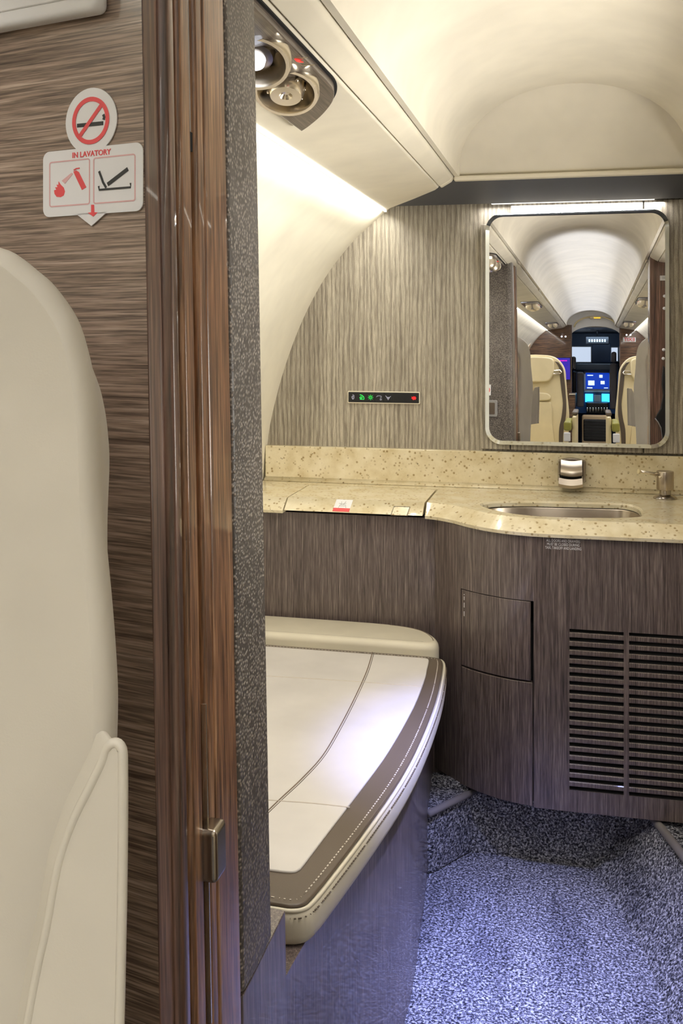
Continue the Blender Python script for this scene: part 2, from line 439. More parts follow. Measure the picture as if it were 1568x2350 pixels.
# aft wall with its embossed covering
aw = sroot('wall_aft', 'aft wall with grey gold embossed covering')
box('wall_panel', (-.80, 2.470, .55), (.80, 2.490, 1.46), M['veneer'], aw)
xa, xb = pY(1173, 1030, 2.45).x, pY(1476, 1030, 2.45).x
box('mirror_panel', (xa, 2.452, .8135), (xb, 2.4705, 1.408), M['veneer'], aw, bevel=.0015)
box('mirror_panel', (xb + .003, 2.4525, .8135), (.42, 2.4705, 1.408), M['veneer'], aw, bevel=.0015)
box('mirror_panel', (-.215, 2.4535, .8135), (xa - .003, 2.4705, 1.36), M['veneer'], aw, bevel=.0015)
# floor: carpet in the sunken aisle, toe wall under the vanity, raised ledges with bound edges
fl = sroot('floor', 'salt and pepper carpet floor')
box('carpet', (-.76, -8.2, -.02), (.76, 2.14, 0), M['carpet'], fl)
box('toe_wall', (-.30, 2.124, 0), (.62, 2.15, .145), M['carpet'], fl)
prism('carpet_ledge', [(-.30, 2.005, 0), (-.272, 2.022, 0), (-.203, 2.126, 0), (-.203, 2.20, 0), (-.30, 2.20, 0)], (0, 0, .13), M['carpet'], fl, bevel=.006)
tube('carpet_binding', [(-.282, 2.006, .128), (-.272, 2.020, .128), (-.236, 2.074, .128), (-.200, 2.128, .128)], .0075, M['binding'], fl, 10)
RE = spline([(.140, 2.130, .13), (.162, 2.072, .13), (.201, 1.946, .13), (.235, 1.80, .13), (.262, 1.55, .13), (.27, 1.2, .13), (.27, .88, .13)], 4)
sheet('carpet_side_wall', [[p for p in RE], [V((p.x - .05, p.y - .01, .05)) for p in RE], [V((p.x - .10, p.y - .015, .0)) for p in RE]], M['carpet'], fl)
sheet('carpet_ledge', [[p for p in RE], [V((.74, p.y, .13)) for p in RE]], M['carpet'], fl, smooth=False)
tube('carpet_binding', RE, .0085, M['binding'], fl, 10)

# left partition: horizontal-grain panel, moulded door post, pebbled leather lining
LEAN = -.019
def lean(o):
    for v in o.data.vertices: v.co.x += LEAN * (v.co.z - .97)
    return o
def jamb(name, plan, z0, z1, mat, parent, bevel=.002, seg=2):
    return lean(prism(name, [(x, y, z0) for x, y in plan], (0, 0, z1 - z0), mat, parent, bevel=bevel, seg=seg))
wl = sroot('wall_forward_left', 'left partition between cabin and lavatory')
PD = V((-.970, .241, 0)).normalized(); PN = V((-.241, -.970, 0)).normalized()
P0 = V((-.2665, .607, 0))
e1 = P0 + PD * .56
back = -PN * .012
lean(prism('wood_panel', [P0, e1, e1 + back, P0 + V((-.012, .013, 0))], (0, 0, 1.46), M['wood_panel'], wl))
jamb('jamb_flat', [(-.266, .6075), (-.2645, .6275), (-.30, .6275), (-.30, .62)], 0, 1.45, M['wood_jamb_dark'], wl, .001)
jamb('jamb_bead', [(-.2655, .628), (-.2595, .632), (-.2585, .640), (-.2625, .648), (-.30, .648), (-.30, .628)], 0, 1.45, M['wood_jamb_dark'], wl, .002, 3)
jamb('jamb_groove', [(-.285, .648), (-.285, .668), (-.31, .668), (-.31, .648)], 0, 1.45, M['darkgap'], wl, 0)
jamb('jamb_strip', [(-.266, .6575), (-.2615, .6605), (-.2610, .676), (-.2660, .6785), (-.30, .6785), (-.30, .6575)], 0, 1.45, M['wood_jamb'], wl, .0015)
jamb('jamb_slot', [(-.270, .6785), (-.270, .690), (-.30, .690), (-.30, .6785)], 0, 1.45, M['wood_jamb'], wl, 0)
jamb('jamb_strip', [(-.2655, .690), (-.2620, .692), (-.2615, .702), (-.2650, .7045), (-.30, .7045), (-.30, .690)], 0, 1.45, M['wood_jamb'], wl, .0012)
jamb('jamb_groove', [(-.276, .7045), (-.276, .711), (-.31, .711), (-.31, .7045)], 0, 1.45, M['darkgap'], wl, 0)
jamb('jamb_board', [(-.2655, .711), (-.2635, .714), (-.2635, .757), (-.2655, .760), (-.30, .760), (-.30, .711)], 0, 1.45, M['wood_jamb'], wl, .001)
jamb('leather_lining', [(-.2650, .7605), (-.2625, .763), (-.2615, .80), (-.2625, .836), (-.2680, .850), (-.282, .857), (-.74, .862), (-.74, .7605)], .572, 1.445, M['pebble'], wl, .003, 3)
jamb('base_board', [(-.2650, .7605), (-.2635, .764), (-.2635, .884), (-.30, .888), (-.30, .7605)], 0, .569, M['wood_cab'], wl, .001)
jamb('base_board', [(-.302, .7605), (-.302, .862), (-.74, .862), (-.74, .7605)], 0, .569, M['wood_cab'], wl, 0)
# metal guide in the slot (upper half) and the dark notch at its end
jamb('slot_guide', [(-.2655, .6792), (-.2655, .6892), (-.28, .6892), (-.28, .6792)], 1.245, 1.45, M['grey'], wl, .001)
jamb('slot_notch', [(-.2650, .6787), (-.2650, .6897), (-.28, .6897), (-.28, .6787)], 1.231, 1.245, M['darkgap'], wl, 0)
lt = thing('door_latch', 'small satin metal latch block on the dark wood door post', 'latch', (-.26, .69, .71))
lean(box('latch_body', (-.268, .674, .706), (-.2505, .697, .744), M['nickel'], lt, bevel=.004, seg=3))
lean(box('latch_pin', (-.264, .684, .60), (-.2605, .686, .83), M['chrome'], lt))

# right partition (seen in the mirror only)
wr = sroot('wall_forward_right', 'right partition between cabin and lavatory')
for i, (y0, y1, x0) in enumerate(((.606, .645, .268), (.650, .668, .262), (.673, .70, .258), (.705, .745, .262), (.75, .858, .256))):
    box('jamb_board', (x0, y0, 0), (.76, y1, 1.45), M['wood_jamb'] if i < 4 else M['wood_jamb_dark'], wr, bevel=.003)
box('core_board', (.275, .61, 0), (.76, .85, 1.44), M['darkgap'], wr)

# forward bulkhead, cockpit shell
B = -6.0
bf = sroot('wall_forward', 'walnut bulkheads either side of the cockpit opening')
xl, xr = refl(740, 1200, Y=B).x, refl(1108, 1200, Y=B).x
box('bulkhead_panel', (-.80, B - .06, 0), (xl, B, 1.455), M['wood_bulk'], bf)
box('bulkhead_panel', (xr, B - .06, 0), (.80, B, 1.455), M['wood_bulk'], bf)
box('bulkhead_edge', (xl, B - .08, 0), (xl + .012, B + .004, 1.455), M['wood_jamb_dark'], bf, bevel=.003)
box('bulkhead_edge', (xr - .012, B - .08, 0), (xr, B + .004, 1.455), M['wood_jamb_dark'], bf, bevel=.003)
cxm = (xl + xr) / 2; hw = (xr - xl) / 2
inner = [(cxm - hw * math.cos(math.pi * k / 20), 1.335 + .105 * math.sin(math.pi * k / 20)) for k in range(21)]
outer = [(-.30, 1.335), (-.30, 1.64), (.33, 1.64), (.33, 1.335)]
prism('arch_header', [(x, B - .04, z) for x, z in inner] + [(x, B - .04, z) for x, z in reversed(outer)], (0, .03, 0), M['white'], bf)
arc = [(cxm - (hw - .012) * math.cos(math.pi * k / 16) * .9, B + .012, 1.43 + .112 * math.sin(math.pi * k / 16)) for k in range(17)]
tube('arch_trim', arc, .009, M['leather_yellow'], bf, 8)
ck = sroot('wall_cockpit', 'cockpit shell')
box('cockpit_side', (-.72, -8.1, 0), (-.70, B - .06, 1.5), M['navy'], ck)
box('cockpit_side', (.70, -8.1, 0), (.72, B - .06, 1.5), M['navy'], ck)
box('cockpit_roof', (-.72, -8.1, 1.43), (.72, B - .06, 1.45), M['grey'], ck)
box('cockpit_front', (-.72, -8.12, 0), (.72, -8.1, 1.5), M['navy'], ck)
box('window_post', (.012, -7.62, 1.06), (.225, -7.58, 1.30), M['navy'], ck, bevel=.01)
def wpane(n, a, b):
    p, q = refl(*a, Y=-7.6), refl(*b, Y=-7.6)
    o = sroot('window_%d' % n, 'cockpit windscreen pane')
    box('frame', (p.x - .012, -7.63, q.z - .012), (q.x + .012, -7.605, p.z + .012), M['grey'], o, bevel=.004)
    box('pane', (p.x, -7.606, q.z), (q.x, -7.60, p.z), M['daylight'], o)
wpane(1, (748, 1145), (888, 1255)); wpane(2, (1040, 1150), (1086, 1248))
for n, (zx, zy) in enumerate(((398, 1135), (462, 1150))):
    p = refl(zx, zy, X=-.665); r = sroot('window_%d' % (n + 3), 'oval cabin window with its shade half down')
    pl = Pl((-.655, p.y, 1.15), (0, 1, 0), (.45, 0, .89))
    el = lambda a, b: [(a * math.cos(2 * math.pi * k / 24), b * math.sin(2 * math.pi * k / 24)) for k in range(24)]
    pl.poly('frame', el(.20, .13), -.02, .006, M['cream'], r, bevel=.003)
    pl.poly('pane', el(.17, .105), 0, .008, M['leather_tan'], r)

w5 = sroot('window_5', 'lavatory window on the right wall')  # out of view, made up to go with the side fill
box('frame', (.672, 1.10, .78), (.69, 1.74, 1.26), M['cream'], w5, bevel=.004)
box('window_shade', (.668, 1.14, .81), (.673, 1.70, 1.23), M['cream'], w5)

# ================================================================== VANITY
# front curve of the vanity in plan
G = spline([(-.295, 2.196), (-.270, 2.168), (-.245, 2.138), (-.2215, 2.116), (-.185, 2.090), (-.13, 2.064), (-.0735, 2.052), (-.02, 2.050), (.10, 2.050), (.30, 2.052), (.60, 2.056)], 6)
def gy(x):
    for a, b in zip(G, G[1:]):
        if a.x <= x <= b.x: return a.y + (b.y - a.y) * (x - a.x) / (b.x - a.x)
    return G[0].y if x < G[0].x else G[-1].y
def gpx(px):                                   # where a column of the picture meets the vanity front
    y = 2.06
    for _ in range(6):
        x = pY(px, 1450, y).x; y = gy(x)
    return x
def gz(px, py):
    x = gpx(px); return pY(px, py, gy(x)).z
def gstrip(x0, x1, step=.008):
    n = max(1, int(abs(x1 - x0) / step)); return [x0 + (x1 - x0) * k / n for k in range(n + 1)]
def panel(name, x0, x1, z0, z1, mat, parent, off=0.0, thick=.016, bevel=.0015):
    xs = gstrip(x0, x1)
    fr = [V((x, gy(x) + off)) for x in xs]
    bk = [V((x, gy(x) + off + thick)) for x in xs]
    pts = [(p.x, p.y, z0) for p in fr] + [(p.x, p.y, z0) for p in reversed(bk)]
    return prism(name, pts, (0, 0, z1 - z0), mat, parent, bevel=bevel, angle=50)
cab = thing('vanity_cabinet', 'smoked oak vanity cabinet with curved doors and louvred vent under the stone counter', 'cabinet', (.1, 2.1, .14))
CT, CB, CTOP = .72, .142, .6885
xd0, xd1 = gpx(1058), gpx(1225)
zt, zb = gz(1058, 1350), gz(1058, 1527)
xg0, xg1, xg2, xg3 = gpx(1307), gpx(1432), gpx(1444), gpx(1582)
zs0 = gz(1307, 1443); zs1 = gz(1307, 1812); pitch = (zs0 - zs1) / 18.35; sh = pitch * .40
def quads(name, cells, mat, parent):
    v, f = [], []
    for x0, x1, z0, z1 in cells:
        xs = gstrip(x0, x1)
        for i in range(len(xs) - 1):
            a, b = xs[i], xs[i + 1]; k = len(v)
            ca, cb_ = gy(a), gy(b)
            v += [(a, ca, z0), (b, cb_, z0), (b, cb_, z1), (a, ca, z1)]; f.append((k, k + 1, k + 2, k + 3))
    me = bpy.data.meshes.new(name); me.from_pydata(v, [], f)
    bm = bmesh.new(); bm.from_mesh(me); bmesh.ops.remove_doubles(bm, verts=bm.verts, dist=1e-5)
    bm.to_mesh(me); bm.free()
    for p in me.polygons: p.use_smooth = True
    o = link(name, me, mat, parent); s = o.modifiers.new('solid', 'SOLIDIFY'); s.thickness = .014; s.offset = -1
    e = o.modifiers.new('split', 'EDGE_SPLIT'); e.split_angle = math.radians(40)
    return o
zlo = zs0 - pitch * 18 - sh
quads('front_panel', [(-.2935, xd0, CB, CTOP), (xd0, xd1, zt, CTOP), (xd1, xg0, CB, CTOP), (xg0, xg1, CB, zlo), (xg0, xg1, zs0, CTOP),
                      (xg1, xg2, CB, CTOP), (xg2, xg3, CB, zlo), (xg2, xg3, zs0, CTOP), (xg3, .60, CB, CTOP)], M['wood_cab'], cab)
box('rear_panel', (-.75, 2.1965, .0), (-.262, 2.215, CTOP), M['wood_cab'], cab, bevel=.001)
prism('carcass', [(x, gy(x) + .022, CB + .002) for x in gstrip(-.29, .60, .03)] + [(.60, 2.46, CB + .002), (-.29, 2.46, CB + .002)], (0, 0, .36), M['darkgap'], cab)
prism('top_rail', [(x, gy(x) + .0155, .6) for x in gstrip(-.28, .60, .03)] + [(x, gy(x) + .028, .6) for x in reversed(gstrip(-.28, .60, .03))], (0, 0, .085), M['darkgap'], cab)
g_ = .0016
dr = panel('drawer', xd0 + g_, xd1 - .0055, zb + g_, zt - g_, M['wood_cab'], cab)
panel('door', xd0 + g_, xd1 - g_, CB + .001, zb - g_, M['wood_cab'], cab)
# tiny white lettering running up the drawer edge
dp = Pl((gpx(1066), gy(gpx(1066)) - .0003, (zt + zb) / 2), (math.cos(.7), -math.sin(.7), 0), (0, 0, 1))
xx = gpx(1066); sl = (gy(xx + .004) - gy(xx - .004)) / .008
dp = Pl((xx, gy(xx), zt), (1, sl, 0), (0, 0, 1))
zz = -.012
for k, L in enumerate((3, 0, 3, 3, 3, 0, 0, 3, 3, 3, 3, 0, 0, 0, 3, 3, 3, 3)):
    if L: dp.poly('drawer_lettering', [(-.0012, zz), (.0008, zz), (.0008, zz + .0017), (-.0012, zz + .0017)], .0001, .0005, M['white'], dr)
    zz -= .0026
# louvre slats: flush strips between the slots, one object each
def slat_mesh(x0, x1):
    h = (pitch - sh); d = .013; b = .0016
    pr_ = [(b, 0), (h - b, 0), (h, b), (h, d), (0, d), (0, b)]     # (z, y)
    y0, y1 = gy(x0), gy(x1)
    v = [(x0, y0 + y, z) for z, y in pr_] + [(x1, y1 + y, z) for z, y in pr_]
    n = 6; f = [tuple(range(n)), tuple(range(2 * n - 1, n - 1, -1))] + [(i, (i + 1) % n, n + (i + 1) % n, n + i) for i in range(n)]
    me = bpy.data.meshes.new('slat'); me.from_pydata(v, [], f)
    bm = bmesh.new(); bm.from_mesh(me); bmesh.ops.recalc_face_normals(bm, faces=bm.faces); bm.to_mesh(me); bm.free()
    me.materials.append(M['wood_cab']); return me
def fin_mesh(x0, x1):
    v = [(x0, 2.0525, 0), (x1, 2.0525, 0), (x1, 2.064, .0045), (x0, 2.064, .0045), (x0, 2.0525, -.001), (x1, 2.0525, -.001), (x1, 2.064, .0035), (x0, 2.064, .0035)]
    me = bpy.data.meshes.new('louvre_fin'); me.from_pydata(v, [], [(0, 1, 2, 3), (7, 6, 5, 4), (0, 4, 5, 1), (2, 6, 7, 3)]); me.materials.append(M['darkgap']); return me
for x0, x1 in ((xg0, xg1), (xg2, xg3)):
    ms = slat_mesh(x0, x1); mf = fin_mesh(x0 + .001, x1 - .001)
    for k in range(19):
        for me, nm, dz, rng in ((ms, 'slat', zs0 - sh - k * pitch - (pitch - sh), k < 18), (mf, 'louvre_fin', zs0 - sh - k * pitch, True)):
            if not rng: continue
            o = bpy.data.objects.new(nm, me); COL.objects.link(o); o.parent = cab
            o.matrix_parent_inverse = Matrix.Translation(-cab.location); o.location = (0, 0, dz)
# notice lettering on the vanity front
nt = thing('door_notice', 'white three line notice lettering on vanity front below the counter', 'notice', (gpx(1293), gy(gpx(1293)), gz(1293, 1250)))
npl = Pl((gpx(1293), gy(gpx(1293)) - .0004, gz(1293, 1250)), (1, 0, 0), (0, 0, 1))
for k, (t, wd) in enumerate((('ALL DOORS AND DRAWERS', 74), ('MUST BE CLOSED DURING', 71), ('TAXI, TAKEOFF AND LANDING', 79))):
    npl.text('lettering', t, 0, .0072 - .0072 * k, .0076, .0002, M['white'], nt, width=wd * .00089)

# counter top
ct = thing('countertop', 'beige speckled stone counter with backsplash, hinged lid and sink cut-out', 'countertop', (.1, 2.25, .69))
NOSE = spline([(-.3125, 2.176), (-.285, 2.166), (-.25, 2.140), (-.21, 2.100), (-.165, 2.066), (-.11, 2.043), (-.05, 2.034), (.08, 2.034), (.30, 2.037), (.60, 2.042)], 5)
def offs(P, d):
    out = []
    for i, p in enumerate(P):
        t = (P[min(i + 1, len(P) - 1)] - P[max(i - 1, 0)]).normalized(); out.append(p + V((-t.y, t.x)) * d)
    out[0].x = P[0].x; out[-1].x = P[-1].x
    return out
TOPL = offs(NOSE, .034)
SK = [(-.196, 2.213), (-.172, 2.256), (-.10, 2.282), (-.011, 2.291), (.07, 2.296), (.119, 2.291), (.143, 2.252), (.147, 2.19), (.139, 2.142), (.105, 2.118), (.05, 2.104), (-.01, 2.096), (-.075, 2.098), (-.13, 2.120), (-.175, 2.165)]
def cspline(P, m=5):
    P = [V(p) for p in P]; n = len(P); out = []
    for i in range(n):
        a, b, c_, d = P[i - 1], P[i], P[(i + 1) % n], P[(i + 2) % n]
        for k in range(m):
            t = k / m; out.append(.5 * ((2 * b) + (c_ - a) * t + (2 * a - 5 * b + 4 * c_ - d) * t * t + (3 * b - a - 3 * c_ + d) * t ** 3))
    return out
SINK = cspline(SK)
sc_ = V((-.025, 2.19))
def shrink(P, d): return [p + (sc_ - p).normalized() * d for p in P]
def counter_slab():
    bm = bmesh.new()
    def loop(P, z): return [bm.verts.new((p.x, p.y, z)) for p in P]
    back_ = [V((.60, 2.465)), V((-.3125, 2.465))]
    outer_t = loop(TOPL + back_, CT); inner_t = loop(SINK, CT)
    ed = []
    for L in (outer_t, inner_t):
        for i in range(len(L)): ed.append(bm.edges.new((L[i], L[(i + 1) % len(L)])))
    bmesh.ops.triangle_fill(bm, use_beauty=True, use_dissolve=False, edges=ed)
    lv = [outer_t, loop(NOSE + back_, .6965), loop([p + V((0, .002)) for p in NOSE] + back_, .6895)]
    for A, Bv in zip(lv, lv[1:]):
        for i in range(len(A)):
            j = (i + 1) % len(A); bm.faces.new((A[i], A[j], Bv[j], Bv[i]))
    s2 = [inner_t, loop(shrink(SINK, .004), CT - .004), loop(shrink(SINK, .005), CT - .012)]
    for A, Bv in zip(s2, s2[1:]):
        for i in range(len(A)):
            j = (i + 1) % len(A); bm.faces.new((A[i], Bv[i], Bv[j], A[j]))
    bmesh.ops.recalc_face_normals(bm, faces=bm.faces)
    me = bpy.data.meshes.new('slab'); bm.to_mesh(me); bm.free(); return link('slab', me, M['stone'], ct)
counter_slab()
def chamfer(name, x0, x1, y0, y1, mat, parent, z1=CT, h=.0305, z0=.6895, bevel=.0008, inset=0):
    pr_ = [(y0, z1 - .0235), (y0 + .034, z1), (y1, z1), (y1, z0), (y0 + .002, z0)]
    return prism(name, [(x0, y, z) for y, z in pr_], (x1 - x0, 0, 0), mat, parent, bevel=bevel)
xl0 = pZ(662, 1160, .70).x
chamfer('slab', -.764, xl0 - .001, 2.170, 2.465, M['stone'], ct)
box('slab', (xl0 - .001, 2.398, .69), (-.3125, 2.465, CT), M['stone'], ct)
lid = chamfer('lid', xl0 + .0015, -.3175, 2.172, 2.395, M['stone'], ct, z0=.6965, bevel=.0015)
box('lid_groove', (xl0, 2.198, .690), (-.3125, 2.396, .6962), M['darkgap'], ct)
lx0, lx1 = pZ(905, 1170, .70).x, pZ(943, 1170, .70).x
c0 = V((0, 2.172, CT - .0235)); c1 = V((0, 2.206, CT)); cd = (c1 - c0).normalized()
lpl = Pl(V(((lx0 + lx1) / 2, c0.y, c0.z)), (1, 0, 0), cd)
hw2 = (lx1 - lx0) / 2
lpl.stroke('latch_gap', [(-hw2, -.002), (-hw2 + .003, .026), (hw2 + .003, .026), (hw2, -.002)], .0012, -.001, .0006, M['leather_brown'], lid)
lpl.poly('latch_tab', [(-hw2 + .001, -.001), (-hw2 + .004, .0245), (hw2 + .002, .0245), (hw2 - .001, -.001)], -.001, .0012, M['stone'], lid, bevel=.0006)
box('backsplash', (-.762, 2.4485, CT - .002), (.60, 2.4712, .8085), M['stone'], ct, bevel=.002)
prism('backsplash_cove', [(-.762, 2.4495, CT - .001), (-.762, 2.4365, CT + .0004), (-.762, 2.4405, CT + .0035), (-.762, 2.4495, CT + .011)], (1.36, 0, 0), M['stone'], ct, smooth=True)

# decal on the lid
dc = thing('lid_decal', 'small white and red sticker on the sloped edge of the counter lid', 'sticker', (-.5, 2.18, .71))
dx0, dx1 = pZ(779, 1160, .70).x, pZ(818, 1160, .70).x
dpl = Pl((((dx0 + dx1) / 2), c0.y, c0.z), (1, 0, 0), cd); hwd = (dx1 - dx0) / 2
dpl.poly('sticker_base', [(-hwd, .012), (-hwd + .002, .0405), (hwd + .002, .0405), (hwd, .012)], .0002, .0006, M['white'], dc)
dpl.poly('sticker_band', [(-hwd - .0005, .003), (-hwd, .0135), (hwd, .0135), (hwd - .0005, .003)], .0003, .0008, M['red'], dc)
for pts in ([(-.008, .014), (-.006, .024), (.007, .024), (.009, .014)], [(-.006, .020), (.007, .020)], [(-.003, .024), (-.004, .034)], [(.002, .024), (.006, .035)], [(-.009, .028), (-.002, .026), (.008, .029)]):
    dpl.stroke('sticker_drawing', pts, .0008, .0005, .0009, M['grey'], dc)

# sink basin
sk = thing('sink_basin', 'oval undermount stainless steel sink set into the stone counter', 'sink', (-.02, 2.19, .58))
rows = []
for d, z in ((-.004, CT - .0125), (.003, CT - .0128), (.004, CT - .016), (.010, CT - .085), (.018, CT - .115), (.04, CT - .130), (.075, CT - .133)):
    L = shrink(SINK, d); rows.append([(p.x, p.y, z) for p in L] + [(L[0].x, L[0].y, z)])
sheet('bowl', rows, M['steel'], sk)
prism('bowl_floor', [(p.x, p.y, CT - .1345) for p in shrink(SINK, .07)], (0, 0, .0015), M['steel'], sk)
lathe('drain', [(.0, .003), (.016, .003), (.02, .0015), (.02, 0)], (-.02, 2.18, CT - .133), (0, 0, 1), M['nickel'], sk, 20)

# faucet on the backsplash
fpl = Pl(pY(1312, 1080, 2.4485), (1, 0, 0), (0, 0, 1))
fa = thing('faucet', 'short hooded bronze nickel sensor faucet on the stone backsplash', 'faucet', fpl.at(0, -.035))
a0, a1 = fpl.px(1281, 1080)[0], fpl.px(1345, 1080)[0]
b0, b1 = fpl.px(1312, 1108)[1], fpl.px(1312, 1050)[1]
def arched(x0, x1, y0, y1, rise, n=10):
    return [(x0, y0), (x1, y0)] + [(x1 + (x0 - x1) * k / n, y1 - rise + rise * math.sin(math.pi * k / n)) for k in range(n + 1)]
fpl.poly('back_plate', arched(a0, a1, b0 + .004, b1, .006), 0, .012, M['nickel'], fa, bevel=.002)
fpl.poly('recess', arched(a0 + .005, a1 - .006, b0 + .010, b1 - .003, .005), .011, .0135, M['leather_brown'], fa)
# hood: curved cover that bulges forward
hood = []
for k in range(9):
    t = k / 8; zz = b1 - .006 + (b0 + .024 - (b1 - .006)) * t; hh = .016 + .022 * math.sin(t * math.pi * .55)
    hood.append([fpl.at(a0 + .007 + (a1 - a0 - .016) * j / 8, zz - .003 * math.sin(math.pi * j / 8), hh + .003 * math.sin(math.pi * j / 8)) for j in range(9)])
sheet('hood', hood, M['steel'], fa, thick=.004, offset=-1)
fpl.poly('sensor_window', [(a0 + .008, b0 + .016), (a1 - .010, b0 + .016), (a1 - .010, b0 + .026), (a0 + .008, b0 + .026)], .012, .034, M['black'], fa, bevel=.002)
lip = [[fpl.at(a0 + .002 + (a1 - a0 - .010) * j / 8, zz - .004 * math.sin(math.pi * j / 8), hh) for j in range(9)] for zz, hh in ((b0 + .017, .040), (b0 + .004, .044), (b0 - .001, .042), (b0 + .001, .012))]
sheet('spout_lip', lip, M['steel'], fa, thick=.003, offset=-1)
fpl.poly('spout_cheek', [(a0 + .002, b0 + .001), (a0 + .005, b0 + .001), (a0 + .005, b0 + .022), (a0 + .002, b0 + .022)], .012, .043, M['nickel'], fa, bevel=.001)
fpl.poly('spout_cheek', [(a1 - .010, b0 + .001), (a1 - .007, b0 + .001), (a1 - .007, b0 + .022), (a1 - .010, b0 + .022)], .012, .043, M['nickel'], fa, bevel=.001)

# soap dispenser
so = pZ(1527, 1144, CT)
sp = thing('soap_dispenser', 'satin nickel pump soap dispenser standing beside the sink', 'dispenser', so)
lathe('flange', [(.0265, 0), (.0265, .0015), (.024, .0045), (.016, .0085), (.013, .010)], so, (0, 0, 1), M['nickel'], sp)
lathe('neck', [(.0125, .009), (.0125, .020)], so, (0, 0, 1), M['nickel'], sp)
lathe('pump_body', [(.0125, .0195), (.018, .0205), (.0192, .0225), (.0192, .060), (.0185, .062), (0, .0625)], so, (0, 0, 1), M['steel'], sp)
tp = so + V((-.012, -.008, .0545)); te = so + V((-.058, -.030, .0635))
tube('spout', [tp, te], .0038, M['chrome'], sp, 14)
lathe('spout_tip', [(.0052, -.001), (.0055, .0), (.0055, .003), (0, .0035)], te, te - tp, M['leather_yellow'], sp, 16)
lathe('pivot_screw', [(.003, 0), (.003, .002), (0, .0025)], so + V((-.012, -.0145, .050)), (-.6, -.8, 0), M['chrome'], sp, 12)

# mirror
mpl = Pl(MP, (1, 0, 0), (0, 0, 1)); mpl.n = MN; mpl.u = (V((1, 0, 0)) - MN * MN.x).normalized(); mpl.v = MN.cross(mpl.u)
ma0, ma1 = mpl.px(1114, 755)[0], mpl.px(1537, 755)[0]; mb0, mb1 = mpl.px(1326, 1025)[1], mpl.px(1326, 484)[1]
mi = thing('mirror', 'large frameless wall mirror with rounded corners and slanted glass rim over the sink', 'mirror', mpl.at(0, mb0))
ro = rrect(ma0, mb0, ma1, mb1, .040, 10); ri = rrect(ma0 + .0095, mb0 + .0095, ma1 - .0095, mb1 - .0095, .032, 10)
mesh('mirror_glass', [mpl.at(a, b, 0) for a, b in ri], [tuple(range(len(ri)))], M['mirror'], mi)
nR = len(ro)
mesh('bevelled_edge', [mpl.at(a, b, 0) for a, b in ri] + [mpl.at(a, b, -.0035) for a, b in ro] + [mpl.at(a, b, -.0085) for a, b in ro],
     [(i, (i + 1) % nR, nR + (i + 1) % nR, nR + i) for i in range(nR)] + [(nR + i, nR + (i + 1) % nR, 2 * nR + (i + 1) % nR, 2 * nR + i) for i in range(nR)] + [tuple(range(2 * nR, 3 * nR))], M['mirror_edge'], mi)

# control panel with lit symbols
cpl = Pl(pY(881, 912, 2.470), (1, 0, 0), (0, 0, 1))
cp = thing('control_panel', 'narrow black control panel with glowing symbols on the embossed wall', 'control panel', cpl.at(0, -.016))
ca, cb0 = cpl.px(799, 912)[0], cpl.px(881, 926)[1]; cc, cb1 = cpl.px(965, 912)[0], cpl.px(881, 898)[1]
cpl.poly('bezel', rrect(ca, cb0, cc, cb1, .003, 4), 0, .006, M['cream'], cp, bevel=.001)
cpl.poly('black_face', rrect(ca + .0025, cb0 + .0025, cc - .0025, cb1 - .0025, .0015, 3), .004, .0064, M['black'], cp)
cw = cc - ca
for k in range(5):
    x0 = ca + .006 + k * .0225
    cpl.poly('button', rrect(x0, cb0 + .005, x0 + .019, cb1 - .004, .001, 2), .006, .0078, M['black'], cp, bevel=.0005)
H1 = .0080
def sym(pts, mat, cx, cyy=0, sc=.0041, wd=.0009, closed=False):
    cpl.stroke('symbol', [(cx + x * sc, cyy + y * sc) for x, y in pts], wd, H1, H1 + .0004, mat, cp, closed=closed)
circ = lambda r, n=12, x=0, y=0: [(x + r * math.cos(2 * math.pi * k / n), y + r * math.sin(2 * math.pi * k / n)) for k in range(n)]
c1_, c2_, c3_, c4_, c5_ = [ca + .0145 + k * .0225 for k in range(5)]
sym([(-.2, 1.6), (.9, .9)], M['white_led'], c1_); sym([(-.8, .3), (0, .8), (.8, .3), (.6, -.7), (0, -1.4), (-.6, -.7)], M['white_led'], c1_, closed=True); sym([(0, .6), (0, -1)], M['white_led'], c1_)
sym([(-1.2, 1.5), (.2, 1.2), (1.3, .1), (1.4, -1.2)], M['green_led'], c2_, wd=.0014); sym([(-1.2, -.2), (-.3, -1.2), (.3, -.2), (-.4, .4)], M['green_led'], c2_, closed=True, wd=.0018); sym([(-1.2, -1.2), (1.3, -1.3)], M['green_led'], c2_)
sym(circ(.62), M['green_led'], c3_, closed=True)
for k in range(8):
    q = math.pi * k / 4; sym([(1.0 * math.cos(q), 1.0 * math.sin(q)), (1.55 * math.cos(q), 1.55 * math.sin(q))], M['green_led'], c3_)
sym([(-1.8, .3), (-1.2, 1.0), (0, 1.1), (1.1, .9), (1.3, .2), (.5, -.1)], M['white_led'], c4_); sym(circ(.45, 10, .9, -1.1), M['white_led'], c4_, closed=True, wd=.0009)
sym([(-1.7, 1.2), (-1, .6), (-.9, .2), (0, -1.4), (.9, .3), (1.6, .9)], M['white_led'], c5_); sym([(-.9, .2), (.9, .3)], M['white_led'], c5_); sym(circ(.35, 8, 0, -.3), M['white_led'], c5_, closed=True, wd=.0008)
rx = cc - .0155
cpl.poly('symbol', [(rx + x * .0042, y * .0042) for x, y in ((-1.3, .9), (-.6, .3), (-.2, 1.0), (.4, .7), (1.0, 1.0), (1.1, .3), (1.6, 0), (1.1, -.4), (1.1, -1), (.3, -.8), (-.3, -1.2), (-.8, -.5), (-1.4, -.3), (-1.0, .2))], H1 - .0016, H1, M['red_led'], cp)

